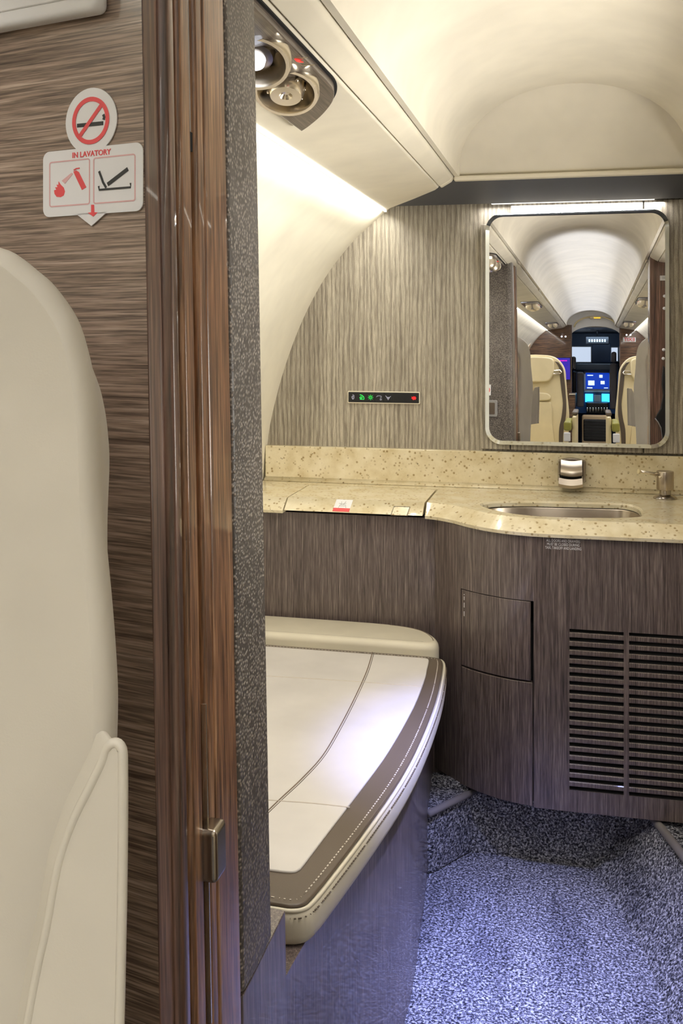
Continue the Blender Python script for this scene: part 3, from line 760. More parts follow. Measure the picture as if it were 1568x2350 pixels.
# ================================================================== TOILET BENCH
tb = thing('toilet_base', 'glossy smoked oak toilet bench base under the cream cushion', 'bench base', (-.45, 1.5, 0))
bl = [(p.x, p.y) for p in spline([V(q) for q in ((-.312, .8895), (-.306, 1.08), (-.288, 1.25), (-.267, 1.45), (-.2585, 1.58), (-.2615, 1.70), (-.274, 1.88), (-.2965, 2.194))], 5)]
prism('front_panel', [(x, y, 0) for x, y in bl] + [(x - .02, y, 0) for x, y in reversed(bl)], (0, 0, .389), M['wood_cab'], tb)
prism('top_board', [(x - .021, y, .367) for x, y in bl] + [(-.74, 2.194, .367), (-.74, .8895, .367)], (0, 0, .021), M['wood_cab'], tb)
box('end_board', (-.74, .890, .0), (-.335, .905, .366), M['wood_cab'], tb)
box('bracket', (-.358, 1.100, .3895), (-.338, 1.112, .3995), M['leather_yellow'], tb, bevel=.002)
cu = thing('seat_cushion', 'white and cream leather seat cushion with dark brown border on the toilet bench', 'cushion', (-.45, 1.5, .38))
OUT = spline([(-.740, 2.047), (-.60, 2.047), (-.45, 2.047), (-.37, 2.047), (-.31, 2.0465), (-.272, 2.043), (-.249, 2.026), (-.239, 1.95), (-.231, 1.80), (-.232, 1.62), (-.241, 1.473), (-.259, 1.333), (-.279, 1.205), (-.291, 1.140), (-.300, 1.120), (-.316, 1.112), (-.335, 1.112), (-.36, 1.113), (-.42, 1.115), (-.52, 1.118), (-.740, 1.125)], 4)
def inset(P, d):
    """outline moved inwards by d; points that would cross over at tight corners are pulled together"""
    out = []
    for i, p in enumerate(P):
        t = (P[min(i + 1, len(P) - 1)] - P[max(i - 1, 0)]).normalized(); out.append(p + V((t.y, -t.x)) * d)
    out[0].x = P[0].x; out[-1].x = P[-1].x
    def seg(q):
        best = 9
        for a_, b_ in zip(P, P[1:]):
            ab = b_ - a_; t = max(0, min(1, (q - a_).dot(ab) / max(ab.dot(ab), 1e-12))); best = min(best, (q - a_ - ab * t).length)
        return best
    ok = [i in (0, len(P) - 1) or seg(q) > d * .97 for i, q in enumerate(out)]
    for i in range(len(out)):
        if not ok[i]:
            a_ = max(j for j in range(i) if ok[j]); b_ = min(j for j in range(i, len(out)) if ok[j])
            out[i] = out[a_] + (out[b_] - out[a_]) * ((i - a_) / (b_ - a_))
    return out
def lofted(name, levels, mat, parent, crown=0.0):
    """stack of closed outlines (outline, z): a soft-edged slab"""
    v, f = [], []; n = len(levels[0][0])
    for P, z in levels: v += [(p.x, p.y, z) for p in P]
    for k in range(len(levels) - 1):
        for i in range(n):
            j = (i + 1) % n; f.append((k * n + i, k * n + j, (k + 1) * n + j, (k + 1) * n + i))
    for base, P, z, up in ((0, levels[0][0], levels[0][1], 0), ((len(levels) - 1) * n, levels[-1][0], levels[-1][1] + crown, 1)):
        c = len(v); v.append((sum(p.x for p in P) / n * .4 + (min(p.x for p in P) + max(p.x for p in P)) * .3, (min(p.y for p in P) + max(p.y for p in P)) / 2, z))
        for i in range(n): f.append((base + i, base + (i + 1) % n, c))
    o = mesh(name, v, f, mat, parent)
    for p in o.data.polygons: p.use_smooth = len(p.vertices) == 4
    o.data.set_sharp_from_angle(angle=math.radians(50))
    return o
body = lofted('cushion_body', [(inset(OUT, .005), .390), (inset(OUT, .002), .393), (OUT, .400), (OUT, .415), (inset(OUT, .001), .4235), (inset(OUT, .004), .4285), (inset(OUT, .0055), .4292)], M['leather_cream'], cu)
prism('border_band', [(p.x, p.y, .4288) for p in inset(OUT, .0075)], (0, 0, .006), M['leather_brown'], cu, bevel=.003, seg=3)
INN = spline([(-.738, 2.018), (-.55, 2.018), (-.40, 2.018), (-.32, 2.018), (-.295, 2.018), (-.286, 2.0165), (-.2808, 2.010), (-.2785, 1.99), (-.276, 1.95), (-.2725, 1.893), (-.2715, 1.75), (-.2815, 1.56), (-.297, 1.42), (-.314, 1.29), (-.3245, 1.205), (-.3275, 1.192), (-.333, 1.185), (-.345, 1.183), (-.37, 1.183), (-.45, 1.1835), (-.58, 1.184), (-.738, 1.185)], 4)
prism('top_pad', [(p.x, p.y, .4335) for p in INN], (0, 0, .0043), M['leather_white'], cu, bevel=.0022, seg=3)
def on_pad(P, z=.4378): return [(p.x, p.y, z) for p in spline([V((q.x, q.y)) for q in P], 6)]
for P in ([(855, 1497), (842, 1540), (815, 1600), (780, 1668), (740, 1735), (690, 1790), (645, 1832), (600, 1875)],):
    W_ = [pZ(x, y, .4378) for x, y in P]
    tube('seam', on_pad(W_), .0011, M['stitch'], cu, 6)
    tube('seam', on_pad([q + V((.0035, 0, 0)) for q in W_]), .0006, M['leather_brown'], cu, 6)
for P in ([(560, 1548), (620, 1552), (720, 1558), (827, 1565), (900, 1571), (970, 1576)], [(560, 1832), (640, 1838), (720, 1844), (803, 1853)]):
    tube('seam', on_pad([pZ(x, y, .4378) for x, y in P]), .0011, M['stitch_pale'] if 'stitch_pale' in M else M['stitch'], cu, 6)
# piping along the lower edge of the border, dashes of stitching on both sides of it
E1 = [(p.x, p.y, .4292) for p in inset(OUT, .0045)]
tube('piping', E1, .0026, M['leather_cream'], cu, 8)
def dashes(name, P, z, step, ln, mat, parent, r=.0008):
    P = [V((p.x, p.y, z)) for p in P]; acc = 0; v = []; f = []
    for a, b in zip(P, P[1:]):
        L = (b - a).length; d = (b - a).normalized(); s = -acc
        side = V((-d.y, d.x, 0)) * r
        while s < L:
            if s >= 0:
                p0 = a + d * s; p1 = a + d * min(s + ln, L); k = len(v)
                up = V((0, 0, r)); v += [p0 - side, p0 + side, p1 + side, p1 - side, p0 - side + up, p0 + side + up, p1 + side + up, p1 - side + up]
                f += [(k + 4, k + 5, k + 6, k + 7), (k, k + 1, k + 5, k + 4), (k + 2, k + 3, k + 7, k + 6), (k + 1, k + 2, k + 6, k + 5), (k, k + 4, k + 7, k + 3)]
            s += step
        acc = L - (s - step)
        acc = acc if acc > 0 else 0
    o = mesh(name, v, f, mat, parent); o['kind'] = 'stuff'; return o
dashes('border_stitching', inset(OUT, .0175), .4347, .007, .004, M['stitch_pale'] if 'stitch_pale' in M else M['stitch'], cu)
dashes('border_stitching', [p for p in OUT], .4225, .0065, .004, M['leather_brown'], cu, .0009)
bc = thing('back_cushion', 'narrow cream leather bolster between the seat cushion and the vanity panel', 'cushion', (-.5, 2.11, .38))
OB = spline([(-.74, 2.186), (-.60, 2.186), (-.48, 2.185), (-.40, 2.181), (-.345, 2.170), (-.305, 2.147), (-.279, 2.110), (-.269, 2.080), (-.270, 2.064), (-.279, 2.054), (-.295, 2.050), (-.33, 2.050), (-.42, 2.0505), (-.56, 2.051), (-.74, 2.052)], 5)
prism('bolster_body', [(p.x, p.y, .3895) for p in OB], (0, 0, .066), M['leather_cream'], bc, bevel=.014, seg=4)
tube('seam', [(p.x, p.y, .4552) for p in inset(OB, .012)[16:36]], .0009, M['stitch'], bc, 6)
tube('seam', [(p.x, 2.0655, .4548) for p in [V((-.72 + .06 * k, 0)) for k in range(8)]], .0009, M['stitch'], bc, 6)

# ================================================================== OVERHEAD SERVICE PANELS
VN = V((.0210, 0, -.1570)).normalized()         # valance underside, facing down and inboard
VP = V((-.2895, 1, 1.4205))
def service_panel(sgn, dy, label, grp):
    n = V((VN.x * (1 if sgn < 0 else -1), 0, VN.z))
    def on(x, y, h=0):
        q = pP(x, y, VP, VN) + VN * h
        return V((q.x * (1 if sgn < 0 else -1), q.y + dy, q.z))
    base = on(652, 168)
    r = thing('overhead_service_panel', label, 'service panel', base, grp)
    end = spline([V((on(742, 158).x, on(742, 158).y)), V((on(765, 186).x, on(765, 186).y)), V((on(764, 214).x, on(764, 214).y)), V((on(741, 245).x, on(741, 245).y)), V((on(712, 271).x, on(712, 271).y)), V((on(692, 285).x, on(692, 285).y))], 5)
    xi, xo = end[0].x, end[-1].x
    yf = 0.78 + dy
    out2 = [V((xi, yf))] + list(end) + [V((xo, yf))]
    zf = lambda x: VP.z + (abs(x) - .2895) * (-.021 / .157)
    prism('wood_plate', [(p.x, p.y, zf(p.x)) for p in out2], (0, 0, -.011), M['wood_psu'], r, bevel=.002, seg=3)
    prism('shadow_gap', [(p.x + (.003 if p.x > (xi + xo) / 2 else -.003) , p.y + (.004 if p.y > yf + .01 else 0), zf(p.x) + .001) for p in out2], (0, 0, -.0025), M['darkgap'], r)
    ax = V((.06 * (1 if sgn < 0 else -1), -.50, -.86)).normalized()
    for k, (cx_, cy_) in enumerate(((652, 168), (578, 95))):
        c = on(cx_, cy_, .021)
        lathe('bezel_ring', [(.0330, -.045), (.0370, -.020), (.0400, -.009), (.0408, .002), (.0390, .006), (.0350, .006), (.0335, .002), (.0310, -.012), (.022, -.022)], c, ax, M['chrome'], r, 36)
        if k == 0:
            nz = lathe('air_nozzle', [(.0222, -.018), (.0225, .002), (.0190, .0095), (.0080, .0085), (.0045, .0035), (.0, .0025)], c, (ax + V((0, .10, -.12))).normalized(), M['chrome'], r, 28)
            for q in range(8):
                a_ = 2 * math.pi * q / 8; o1 = ax.orthogonal().normalized(); o2 = ax.cross(o1)
                p = c + (o1 * math.cos(a_) + o2 * math.sin(a_)) * .0222
                tube('nozzle_grip', [p - ax * .010, p + ax * .002], .0022, M['nickel'], nz, 8)
        else:
            lathe('lamp_cup', [(.022, -.014), (.020, -.004), (.014, -.002), (.0, -.002)], c, ax, M['nickel'], r, 28)
            lathe('lamp_lens', [(.0125, -.002), (.012, .0035), (0, .0055)], c, ax, M['lamp'], r, 24)
    tc = on(686, 121, .0112)
    pl = Pl(tc, (0, 1, 0), (1 if sgn < 0 else -1, 0, -.134)); pl.n = n
    for kk, dd in enumerate((-.026, .006)):
        pl.stroke('touch_switch_outline', [(dd + .000, .016), (dd + .004, .008), (dd + .007, -.002), (dd + .007, -.012)], .0008, 0, .0004, M['leather_yellow'], r)
    pl.poly('red_symbol', [(-.016, -.001), (-.012, .004), (-.008, .001), (-.003, .005), (-.001, .0), (-.005, -.004), (-.010, -.003), (-.014, -.005)], 0, .0005, M['red_led'], r)
    return r
service_panel(-1, 0, 'wood overhead panel with lamp and air nozzle in the lavatory valance', 'overhead service panels')
service_panel(-1, -2.75, 'nearer of two overhead panels along the left cabin valance in the mirror', 'overhead service panels')
service_panel(-1, -5.75, 'farther overhead panel on the left cabin valance, next to the cockpit bulkhead', 'overhead service panels')
service_panel(1, -2.45, 'nearer of two overhead panels along the right cabin valance in the mirror', 'overhead service panels')
service_panel(1, -5.55, 'farther overhead panel on the right cabin valance, above the exit sign', 'overhead service panels')

# ================================================================== PARTITION PLACARD AND HOUSING
ppl = Pl(P0 + V((0, 0, 1.15)) + PN * .0005 + V((LEAN * (1.22 - .97), 0, 0)), -PD, (0, 0, 1))
px = lambda x, y: ppl.px(x, y)
def zp(zx, zy): return px(80 + zx / 5.6, 190 + zy / 5.6)          # from the placard's enlarged view
lp = thing('lavatory_placard', 'white no smoking placard with red pictograms stuck on the dark wood partition', 'placard', ppl.at(*px(216, 500)))
cc_, ct_, cr_ = zp(730, 490), zp(730, 100), zp(1088, 490)
R_ = (abs(ct_[1] - cc_[1]) + abs(cr_[0] - cc_[0])) / 2
disc = [(cc_[0] + R_ * math.cos(q), cc_[1] + R_ * math.sin(q)) for q in [2 * math.pi * k / 48 for k in range(48)]]
ppl.poly('placard_disc', disc, 0, .0008, M['white'], lp)
A0, A1 = zp(118, 1200)[0], zp(1395, 1200)[0]
B1, B0 = zp(750, 830)[1], zp(750, 1690)[1]
ppl.poly('placard_base', rrect(A0, B0, A1, B1, .0055, 6), 0, .0009, M['white'], lp)
am = (A0 + A1) / 2
ppl.poly('placard_pointer', [(am - .0135, B0 + .001), (am + .0135, B0 + .001), (am, zp(765, 1840)[1])], 0, .0009, M['white'], lp)
h1, h2 = .0010, .0013
ring = [(cc_[0] + R_ * .655 * math.cos(q), cc_[1] + R_ * .655 * math.sin(q)) for q in [2 * math.pi * k / 40 for k in range(40)]]
ppl.stroke('prohibition_ring', ring, R_ * .135, h1, h2, M['red'], lp, closed=True)
q = R_ * .64
cig = zp(555, 553), zp(890, 520)
ppl.stroke('cigarette', [zp(556, 555), zp(892, 522)], .0026, h1 - .0001, h1 + .0001, M['ink'], lp)
ppl.stroke('smoke_mark', [zp(895, 480), zp(905, 445), zp(892, 410)], .002, h1 - .0001, h1 + .0001, M['ink'], lp)
ppl.stroke('prohibition_bar', [(cc_[0] + q * .70, cc_[1] + q * .72), (cc_[0] - q * .70, cc_[1] - q * .72)], R_ * .125, h1, h2, M['red'], lp)
ppl.text('lettering', 'IN LAVATORY', am, zp(745, 915)[1], .0052, h1, M['red'], lp, width=abs(zp(985, 900)[0] - zp(490, 900)[0]), bold=.0001)
for x0, x1 in ((205, 715), (770, 1300)):
    a, b = zp(x0, 1250)[0], zp(x1, 1250)[0]; t, u = zp(750, 975)[1], zp(750, 1555)[1]
    ppl.stroke('pictogram_frame', rrect(a, u, b, t, .0015, 3), .0009, h1 - .0001, h1 + .0001, M['pink'], lp, closed=True)
def zpoly(name, pts, mat): ppl.poly(name, [zp(x, y) for x, y in pts], h1 - .0003, h1 + .0002, mat, lp)
zpoly('flame', [(320, 1270), (345, 1310), (385, 1350), (400, 1400), (385, 1450), (345, 1472), (295, 1468), (268, 1430), (262, 1385), (290, 1375), (275, 1345), (305, 1345), (295, 1310), (318, 1315)], M['red'])
zpoly('extinguisher', [(510, 1145), (545, 1128), (580, 1150), (675, 1345), (620, 1380), (525, 1180)], M['red'])
zpoly('extinguisher_spray', [(360, 1262), (485, 1160), (505, 1172), (400, 1300)], M['pink'])
ppl.stroke('extinguisher_handle', [zp(515, 1125), zp(550, 1105), zp(590, 1100)], .0008, h1, h2, M['red'], lp)
ppl.stroke('cigarette_stub', [zp(950, 1310), zp(1210, 1110)], .0026, h1, h2, M['ink'], lp)
ppl.stroke('stub_smoke', [zp(930, 1350), zp(890, 1280), zp(870, 1220), zp(840, 1140)], .0016, h1, h2, M['ink'], lp)
ppl.stroke('ashtray_outline', [zp(835, 1330), zp(840, 1378), zp(1245, 1345), zp(1243, 1290)], .0013, h1, h2, M['ink'], lp)
zpoly('arrow', [(738, 1570), (775, 1570), (778, 1665), (820, 1668), (765, 1722), (695, 1672), (738, 1667)], M['red'])
lh = thing('light_housing', 'white rounded plastic light housing high on the dark wood partition', 'light housing', ppl.at(*px(120, 20)))
la1, lb0 = px(251, 10)[0], px(245, 37)[1]
ppl.poly('housing_body', rrect(la1 - .16, lb0, la1, lb0 + .065, .006, 5), 0, .014, M['white'], lh, bevel=.004)
ppl.poly('housing_lens', rrect(la1 - .150, lb0 + .010, la1 - .010, lb0 + .055, .004, 4), .013, .0155, M['white'], lh, bevel=.001)

# small fittings on the lavatory side of the partitions (seen in the mirror)
AF = .8635
def rz(zx, zy, Y=AF): return refl(zx, zy, Y=Y)
apl = Pl((0, AF, 0), (-1, 0, 0), (0, 0, 1))
ra = lambda zx, zy: (-rz(zx, zy).x, rz(zx, zy).z)
ash = thing('ashtray', 'square ashtray with brushed metal rim on the leather partition lining', 'ashtray', rz(150, 1660))
x1_, zt_ = ra(200, 1537); _, zb_ = ra(200, 1660)
apl.poly('rim', rrect(x1_, zb_, x1_ + .085, zt_, .007, 4), 0, .006, M['grey'], ash, bevel=.002)
apl.poly('flap', rrect(x1_ + .010, zb_ + .010, x1_ + .075, zt_ - .010, .003, 3), .005, .0075, M['leather_brown'], ash, bevel=.001)
nsg = thing('no_smoking_sticker', 'small square no smoking sticker above the ashtray on leather lining', 'sticker', rz(150, 1500))
x1_, zt_ = ra(151, 1422); _, zb_ = ra(151, 1502); sd = zt_ - zb_
apl.poly('sticker_base', rrect(x1_, zb_, x1_ + sd, zt_, .002, 3), 0, .0008, M['white'], nsg)
cn = (x1_ + sd / 2, (zt_ + zb_) / 2)
apl.stroke('prohibition_ring', [(cn[0] + sd * .38 * math.cos(q), cn[1] + sd * .38 * math.sin(q)) for q in [2 * math.pi * k / 28 for k in range(28)]], sd * .08, .0008, .0012, M['red'], nsg, closed=True)
apl.stroke('cigarette', [(cn[0] - sd * .28, cn[1]), (cn[0] + sd * .28, cn[1])], sd * .07, .0008, .0011, M['ink'], nsg)
nr = thing('partition_label', 'small white label high on the right partition seen in the mirror', 'label', rz(1418, 655, .8585))
rpl = Pl((0, .8585, 0), (-1, 0, 0), (0, 0, 1)); rb = lambda zx, zy: (-rz(zx, zy, .8585).x, rz(zx, zy, .8585).z)
q0, q1 = rb(1398, 655), rb(1460, 618)
rpl.poly('label_base', [(q1[0], q0[1]), (q0[0], q0[1]), (q0[0], q1[1]), (q1[0], q1[1])], 0, .0008, M['white'], nr)
for k in (.35, .65):
    zz = q0[1] + (q1[1] - q0[1]) * k; rpl.stroke('label_lines', [(q1[0] + .01, zz), (q0[0] - .008, zz)], .0018, .0008, .0011, M['grey'], nr)
for k, (zx, zy) in enumerate(((1432, 770), (1430, 860), (1425, 1165), (1422, 1230))):
    p = rz(zx, zy, .8585)
    o = lathe('snap_button', [(.006, 0), (.0055, .003), (.003, .0045), (0, .0045)], p, (0, 1, 0), M['white'], None, 16)
    tag(o, ('topmost', 'second', 'third', 'lowest')[k] + ' white snap button on the right partition seen in the mirror', 'button', 'snap buttons on the right partition')
hs = thing('hanging_strap', 'black cloth tie strap hanging on the right partition seen in the mirror', 'strap', rz(1400, 1830, .8585))
cloth = [(1420, 1280), (1432, 1300), (1445, 1500), (1442, 1830), (1415, 1830), (1405, 1740), (1362, 1670), (1375, 1640), (1400, 1600), (1418, 1500), (1408, 1420), (1412, 1340)]
rpl.poly('strap_cloth', [rb(x, y) for x, y in cloth], .001, .016, M['black'], hs, bevel=.004)
tube('strap_edge', [rz(x, y, .876) for x, y in ((1363, 1672), (1385, 1700), (1405, 1740), (1418, 1830))], .002, M['grey'], hs, 6)

# ================================================================== CABIN SEATS
def profile(pts, Y): return [pY(x, y, Y) for x, y in pts]
SPX = [(-330, 560), (-200, 548), (-90, 553), (0, 572), (50, 607), (96, 649), (146, 722), (172, 799), (188, 875), (199, 960), (204, 1075), (208, 1151), (216, 1247), (231, 1400), (241, 1530), (245, 1640), (240, 1800), (225, 2100), (205, 2500)]
def near_seat(sgn, label):
    fx = lambda p: V((p[0] * (1 if sgn < 0 else -1), p[1], p[2]))
    r = thing('passenger_chair', label, 'seat', fx((-.42, .45, 0)), 'cabin seats by the partition')
    Yf = .43
    prof = spline([V((p.x, p.z)) for p in profile(SPX, Yf)], 4)
    bot = prof[-1].y
    out = [V((-.66, prof[0].y - .05)), V((-.62, prof[0].y - .01))] + prof + [V((prof[-1].x - .01, .45)), V((-.66, .45))]
    # soft slab: outlines shrink towards the front and the back
    cen = V((-.42, .85))
    def lvl(d): return [p + (cen - p).normalized() * d for p in out]
    v, f = [], []; n = len(out)
    L = [(.007, Yf), (.002, Yf + .003), (.0, Yf + .008), (.002, Yf + .016), (.018, Yf + .040), (.036, Yf + .072), (.044, Yf + .086), (.052, Yf + .094)]
    for d, y in L: v += [fx((p.x, y, p.y)) for p in lvl(d)]
    for k in range(len(L) - 1):
        for i in range(n): f.append((k * n + i, k * n + (i + 1) % n, (k + 1) * n + (i + 1) % n, (k + 1) * n + i))
    f += [tuple(range(n)), tuple(range((len(L)) * n - 1, (len(L) - 1) * n - 1, -1))]
    o = mesh('backrest', v, f, M['leather_seat'] if 'leather_seat' in M else M['leather_cream'], r)
    for p in o.data.polygons: p.use_smooth = len(p.vertices) == 4
    # rear shell with seam and pocket, warm light on cream leather painted tan
    bk = [p + (cen - p).normalized() * .062 for p in out]
    prism('rear_shell', [fx((p.x, Yf + .0935, p.y)) for p in bk], (0, .010, 0), M['leather_tan'], r, bevel=.004)
    sm = [p + (cen - p).normalized() * .080 for p in prof]
    tube('rear_seam', [fx((p.x, Yf + .1040, p.y)) for p in sm[8:]], .0009, M['ink'], r, 6)
    pk = [(-.62, .45), (-.268, .45), (-.262, .60), (-.262, .775), (-.62, .775)]
    prism('rear_pocket', [fx((x, Yf + .1037, z)) for x, z in pk], (0, .010, 0), M['leather_tan'], r, bevel=.004)
    # side panel with rolled edge, in front of the backrest
    sp_ = [(262, 1707), (276, 1718), (280, 1760), (279, 2000), (272, 2350), (266, 2560), (30, 2560), (62, 2350), (84, 2230), (106, 2130), (132, 1990), (165, 1890), (205, 1808), (232, 1752), (244, 1718)]
    Yp = .395
    P = [pY(x, y, Yp) for x, y in sp_]
    prism('side_panel', [fx(p) for p in P], (.012 * sgn, .014, 0), M['leather_seat'], r, bevel=.002, seg=3)
    tube('rolled_edge', [fx(p + V((0, .001, 0))) for p in spline(P[6:] + P[:6], 4)], .0022, M['leather_seat'], r, 8)
    box('seat_pan', *sorted_box(fx((-.66, -.05, .30)), fx((-.27, Yf - .005, .45))), M['leather_cream'], r, bevel=.03, seg=4)
    box('seat_base', *sorted_box(fx((-.62, .05, .0)), fx((-.32, .40, .305))), M['grey'], r, bevel=.01)
    return r
def sorted_box(a, b): return tuple(min(p, q) for p, q in zip(a, b)), tuple(max(p, q) for p, q in zip(a, b))
near_seat(-1, 'cream leather cabin seat in front of the placard on the partition')
near_seat(1, 'cream leather cabin seat across the aisle, seen from behind in the mirror')

def far_seat(sgn, Y, label):
    X0 = .03
    fx = lambda p: V((p[0], p[1], p[2])) if sgn < 0 else V((2 * X0 - p[0], p[1], p[2]))
    R = lambda zx, zy: refl(zx, zy, Y=Y)
    r = thing('facing_passenger_chair', label, 'seat', fx((-.35, Y, 0)), 'aft facing cabin seats')
    def shape(name, pts, y0, y1, mat, bevel=.008, sm=5, seg=3):
        P = spline([V((R(x, y).x, R(x, y).z)) for x, y in pts], sm) if sm else [V((R(x, y).x, R(x, y).z)) for x, y in pts]
        return prism(name, [fx((p.x, y0, p.y)) for p in P], (0, y1 - y0, 0), mat, r, bevel=bevel, seg=seg)
    shape('backrest', [(150, 2100), (150, 1400), (190, 1260), (260, 1212), (400, 1203), (520, 1203), (600, 1212), (655, 1245), (695, 1310), (704, 1400), (712, 1500), (726, 1650), (722, 1800), (718, 2100)], Y - .10, Y, M['leather_yellow'])
    shape('border_band', [(622, 1250), (655, 1300), (662, 1380), (672, 1470), (682, 1560), (672, 1660), (655, 1740), (652, 1850), (652, 2050), (682, 2050), (682, 1850), (690, 1740), (706, 1640), (706, 1540), (700, 1450), (692, 1370), (682, 1305), (650, 1258)], Y - .01, Y + .006, M['leather_brown'], .002, 3, 2)
    shape('headrest', [(300, 1222), (420, 1216), (560, 1220), (612, 1240), (618, 1300), (610, 1350), (580, 1395), (520, 1404), (400, 1404), (260, 1400), (240, 1300), (260, 1235)], Y - .01, Y + .035, M['leather_yellow'], .014, 4, 4)
    shape('lumbar_pad', [(320, 1482), (460, 1478), (560, 1484), (592, 1510), (588, 1534), (540, 1542), (460, 1542), (320, 1540)], Y - .01, Y + .022, M['leather_yellow'], .009, 4, 4)
    shape('lower_pad', [(300, 1548), (560, 1548), (600, 1575), (606, 1700), (606, 2000), (300, 2000)], Y - .01, Y + .014, M['leather_yellow'], .008, 3, 3)
    bg = [fx((R(x, y).x, Y + .02, R(x, y).z)) for x, y in ((608, 1322), (660, 1318), (672, 1330), (660, 1344), (612, 1344), (604, 1333))]
    tube('belt_guide', bg, .006, M['chrome'], r, 8, closed=True)
    q0, q1 = refl(688, 1695, Y=Y + .55), refl(745, 1790, Y=Y + .55)
    box('armrest_pad', *sorted_box(fx((q0.x, Y + .1, q1.z + .02)), fx((q1.x, Y + .55, q0.z))), M['olive'], r, bevel=.012, seg=3)
    box('armrest_cap', *sorted_box(fx((q0.x, Y + .552, q1.z - .04)), fx((q1.x - .005, Y + .575, q1.z + .012))), M['white'], r, bevel=.006)
    q2 = refl(785, 1700, Y=Y + .4)
    box('armrest_side', *sorted_box(fx((q1.x + .002, Y + .02, .30)), fx((q1.x + .03, Y + .48, q0.z + .03))), M['leather_yellow'], r, bevel=.012, seg=3)
    box('armrest_trim', *sorted_box(fx((q1.x + .0, Y + .04, q0.z + .032)), fx((q1.x + .034, Y + .44, q0.z + .055))), M['leather_brown'], r, bevel=.008)
    box('seat_pan', *sorted_box(fx((-.62, Y, .30)), fx((q0.x - .002, Y + .5, .46))), M['leather_yellow'], r, bevel=.03, seg=4)
    box('seat_base', *sorted_box(fx((-.58, Y + .04, 0)), fx((-.20, Y + .42, .30))), M['grey'], r, bevel=.01)
    return r
far_seat(-1, -1.75, 'ivory seat with headrest facing aft, beside the purple screen in the mirror')
far_seat(1, -1.75, 'ivory seat facing aft below the exit sign in the mirror')

# ================================================================== FORWARD BULKHEAD FITTINGS, COCKPIT (in the mirror)
bpl = Pl((0, B, 0), (-1, 0, 0), (0, 0, 1)); rB = lambda zx, zy: (-refl(zx, zy, Y=B).x, refl(zx, zy, Y=B).z)
ex = thing('exit_sign', 'white exit sign with red letters on the right bulkhead', 'sign', refl(1170, 1108, Y=B))
e0, e1_ = rB(1125, 1108), rB(1220, 1074)
bpl.poly('sign_plate', [(e1_[0], e0[1]), (e0[0], e0[1]), (e0[0], e1_[1]), (e1_[0], e1_[1])], 0, .01, M['white'], ex)
bpl.text('lettering', 'EXIT', (e0[0] + e1_[0]) / 2, (e0[1] + e1_[1]) / 2, .050, .0105, M['red'], ex, width=abs(e0[0] - e1_[0]) * .82, bold=.001)
mo = thing('cabin_monitor', 'purple lit screen on the left walnut bulkhead', 'monitor', refl(685, 1385, Y=B))
m0, m1 = rB(735, 1385), rB(560, 1225)
bpl.poly('monitor_case', [(m0[0] - .006, m0[1] - .006), (m1[0], m0[1] - .006), (m1[0], m1[1] + .006), (m0[0] - .006, m1[1] + .006)], 0, .012, M['black'], mo)
bpl.poly('screen', [(m0[0], m0[1]), (m1[0] - .006, m0[1]), (m1[0] - .006, m1[1]), (m0[0], m1[1])], .011, .0135, M['screen_purple'], mo)
for k in range(7):
    x_, z_ = rB(712 - k * 11, 1246); bpl.poly('screen_print', [(x_, z_ - .006), (x_ + .009, z_ - .006), (x_ + .009, z_ + .006), (x_, z_ + .006)], .0135, .015, M['screen_magenta'], mo)
for sx, zx0, zx1, side in ((-1, 640, 735, 'left'), (1, 1118, 1215, 'right')):
    lg = thing('bulkhead_spotlight', 'pair of small lamps high on the %s walnut bulkhead' % side, 'lamp', refl((zx0 + zx1) / 2, 1075, Y=B), 'bulkhead lamps')
    for q in (.35, .65):
        p = refl(zx0 + (zx1 - zx0) * q, 1068 if sx < 0 else 1056, Y=B)
        lathe('lamp_lens', [(.009, 0), (.008, .005), (0, .006)], p, (0, 1, 0), M['lamp'], lg, 16)
gl = thing('arch_light', 'amber light in the arch over the cockpit opening', 'light', refl(922, 932, Y=B))
p, q_ = refl(882, 938, Y=B), refl(965, 924, Y=B)
box('light_body', (p.x, B - .008, p.z), (q_.x, B + .02, q_.z), M['leather_yellow'], gl, bevel=.004)
box('light_lens', (p.x + .04, B + .0185, p.z + .004), (q_.x - .01, B + .022, q_.z - .004), M['glow_gold'], gl)  # glow added to the gold handle, which is no lamp
CK = -7.2
def rbox(name, a, b, Y0, Y1, mat, parent, bevel=.004, Yr=None):
    p, q = refl(*a, Y=Yr or Y1), refl(*b, Y=Yr or Y1)
    return box(name, *sorted_box((p.x, Y0, p.z), (q.x, Y1, q.z)), mat, parent, bevel=bevel)
ip = thing('instrument_panel', 'cockpit instrument panel with blue display and two bright control screens', 'instrument panel', (0.07, CK, .55))
rbox('panel_body', (760, 1320), (1110, 1640), CK - .25, CK, M['navy'], ip)
rbox('glareshield', (775, 1262), (1075, 1322), CK - .3, CK + .06, M['black'], ip, .015, CK)
rbox('display_frame', (838, 1322), (1032, 1466), CK - .02, CK + .006, M['grey'], ip)
rbox('main_display', (850, 1335), (1024, 1456), CK, CK + .010, M['screen_blue'], ip, 0)
for a, b in (((862, 1350), (905, 1358)), ((868, 1392), (915, 1428)), ((950, 1350), (975, 1372)), ((960, 1395), (990, 1420)), ((860, 1442), (900, 1450)), ((985, 1444), (1015, 1450))):
    rbox('display_symbology', a, b, CK + .009, CK + .0115, M['screen_white'], ip, 0)
for a, b in (((846, 1490), (905, 1552)), ((968, 1490), (1026, 1552))):
    rbox('control_screen', a, b, CK + .02, CK + .05, M['screen_cyan'], ip, .003, CK + .05)
rbox('keypad', (912, 1500), (962, 1600), CK - .0, CK + .04, M['grey'], ip)
rbox('bezel_buttons', (840, 1466), (1030, 1480), CK, CK + .02, M['grey'], ip)
pe = thing('center_pedestal', 'black cockpit pedestal with silver levers', 'pedestal', (.06, -6.75, 0))
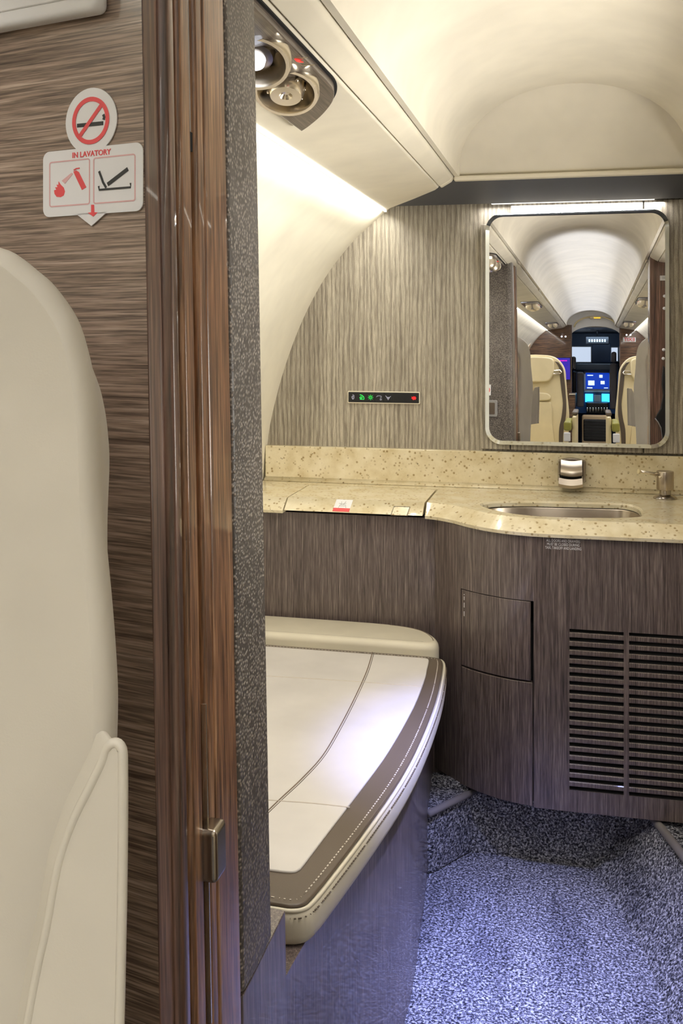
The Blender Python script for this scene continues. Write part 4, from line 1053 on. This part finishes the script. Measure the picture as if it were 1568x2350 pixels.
rbox('pedestal_body', (855, 1555), (1020, 1640), -7.15, -6.7, M['black'], pe, .01)
for k in range(8):
    a = refl(862 + k * 21, 1625, Y=-6.68); tube('lever', [a, a + V((0, -.01, .05))], .008, M['chrome'], pe, 8)
for sgn, (a, b), (h0, h1_), side in ((-1, ((783, 1330), (836, 1590)), ((742, 1215), (778, 1310)), 'left'), (1, ((1028, 1265), (1084, 1605)), ((1040, 1180), (1078, 1262)), 'right')):
    cs = thing('crew_seat', 'grey crew seat back on the %s side of the cockpit' % side, 'seat', (refl(*b, Y=-6.5).x, -6.5, .4), 'crew seats')
    rbox('seat_back', a, b, -6.6, -6.5, M['darkgrey_seat'], cs, .02)
    rbox('headrest', h0, h1_, -6.6, -6.5, M['darkgrey_seat'], cs, .02)
    rbox('seat_frame', (a[0] - 30 * (1 if sgn < 0 else -2), a[1]), (a[0] + (-2 if sgn < 0 else 75), b[1]), -6.66, -6.56, M['black'], cs, .01, -6.5)
cb_ = thing('standby_compass', 'black boxed instrument hanging from the cockpit roof', 'instrument', refl(935, 1125, Y=-6.9))
rbox('instrument_case', (846, 1064), (1026, 1128), -7.0, -6.9, M['black'], cb_, .015)
for k in range(7):
    rbox('dial_mark', (872 + k * 19, 1088), (884 + k * 19, 1108), -6.901, -6.896, M['white'], cb_, 0)
tube('hanger', [refl(935, 1064, Y=-6.95), refl(935, 1000, Y=-6.95)], .01, M['black'], cb_, 8)
js = thing('jump_seat', 'black ribbed folding seat back with beige border in the aisle', 'seat', (.06, -5.6, .1))
rbox('seat_frame', (822, 1645), (1030, 1890), -5.66, -5.60, M['leather_tan'], js, .02)
rbox('seat_pad', (832, 1675), (1022, 1845), -5.63, -5.59, M['black'], js, .015)
for k in range(7):
    rbox('rib', (836, 1690 + k * 21), (1018, 1698 + k * 21), -5.60, -5.585, M['ink'], js, .004)
fg = thing('side_ledge', 'walnut side ledge beside the cockpit opening with a folded arm', 'cabinet', (-.25, -5.3, 0))
rbox('ledge_body', (728, 1500), (772, 1850), -5.6, -5.2, M['wood_bulk'], fg, .01)
rbox('ledge_top', (726, 1488), (776, 1502), -5.62, -5.18, M['chrome'], fg, .006)
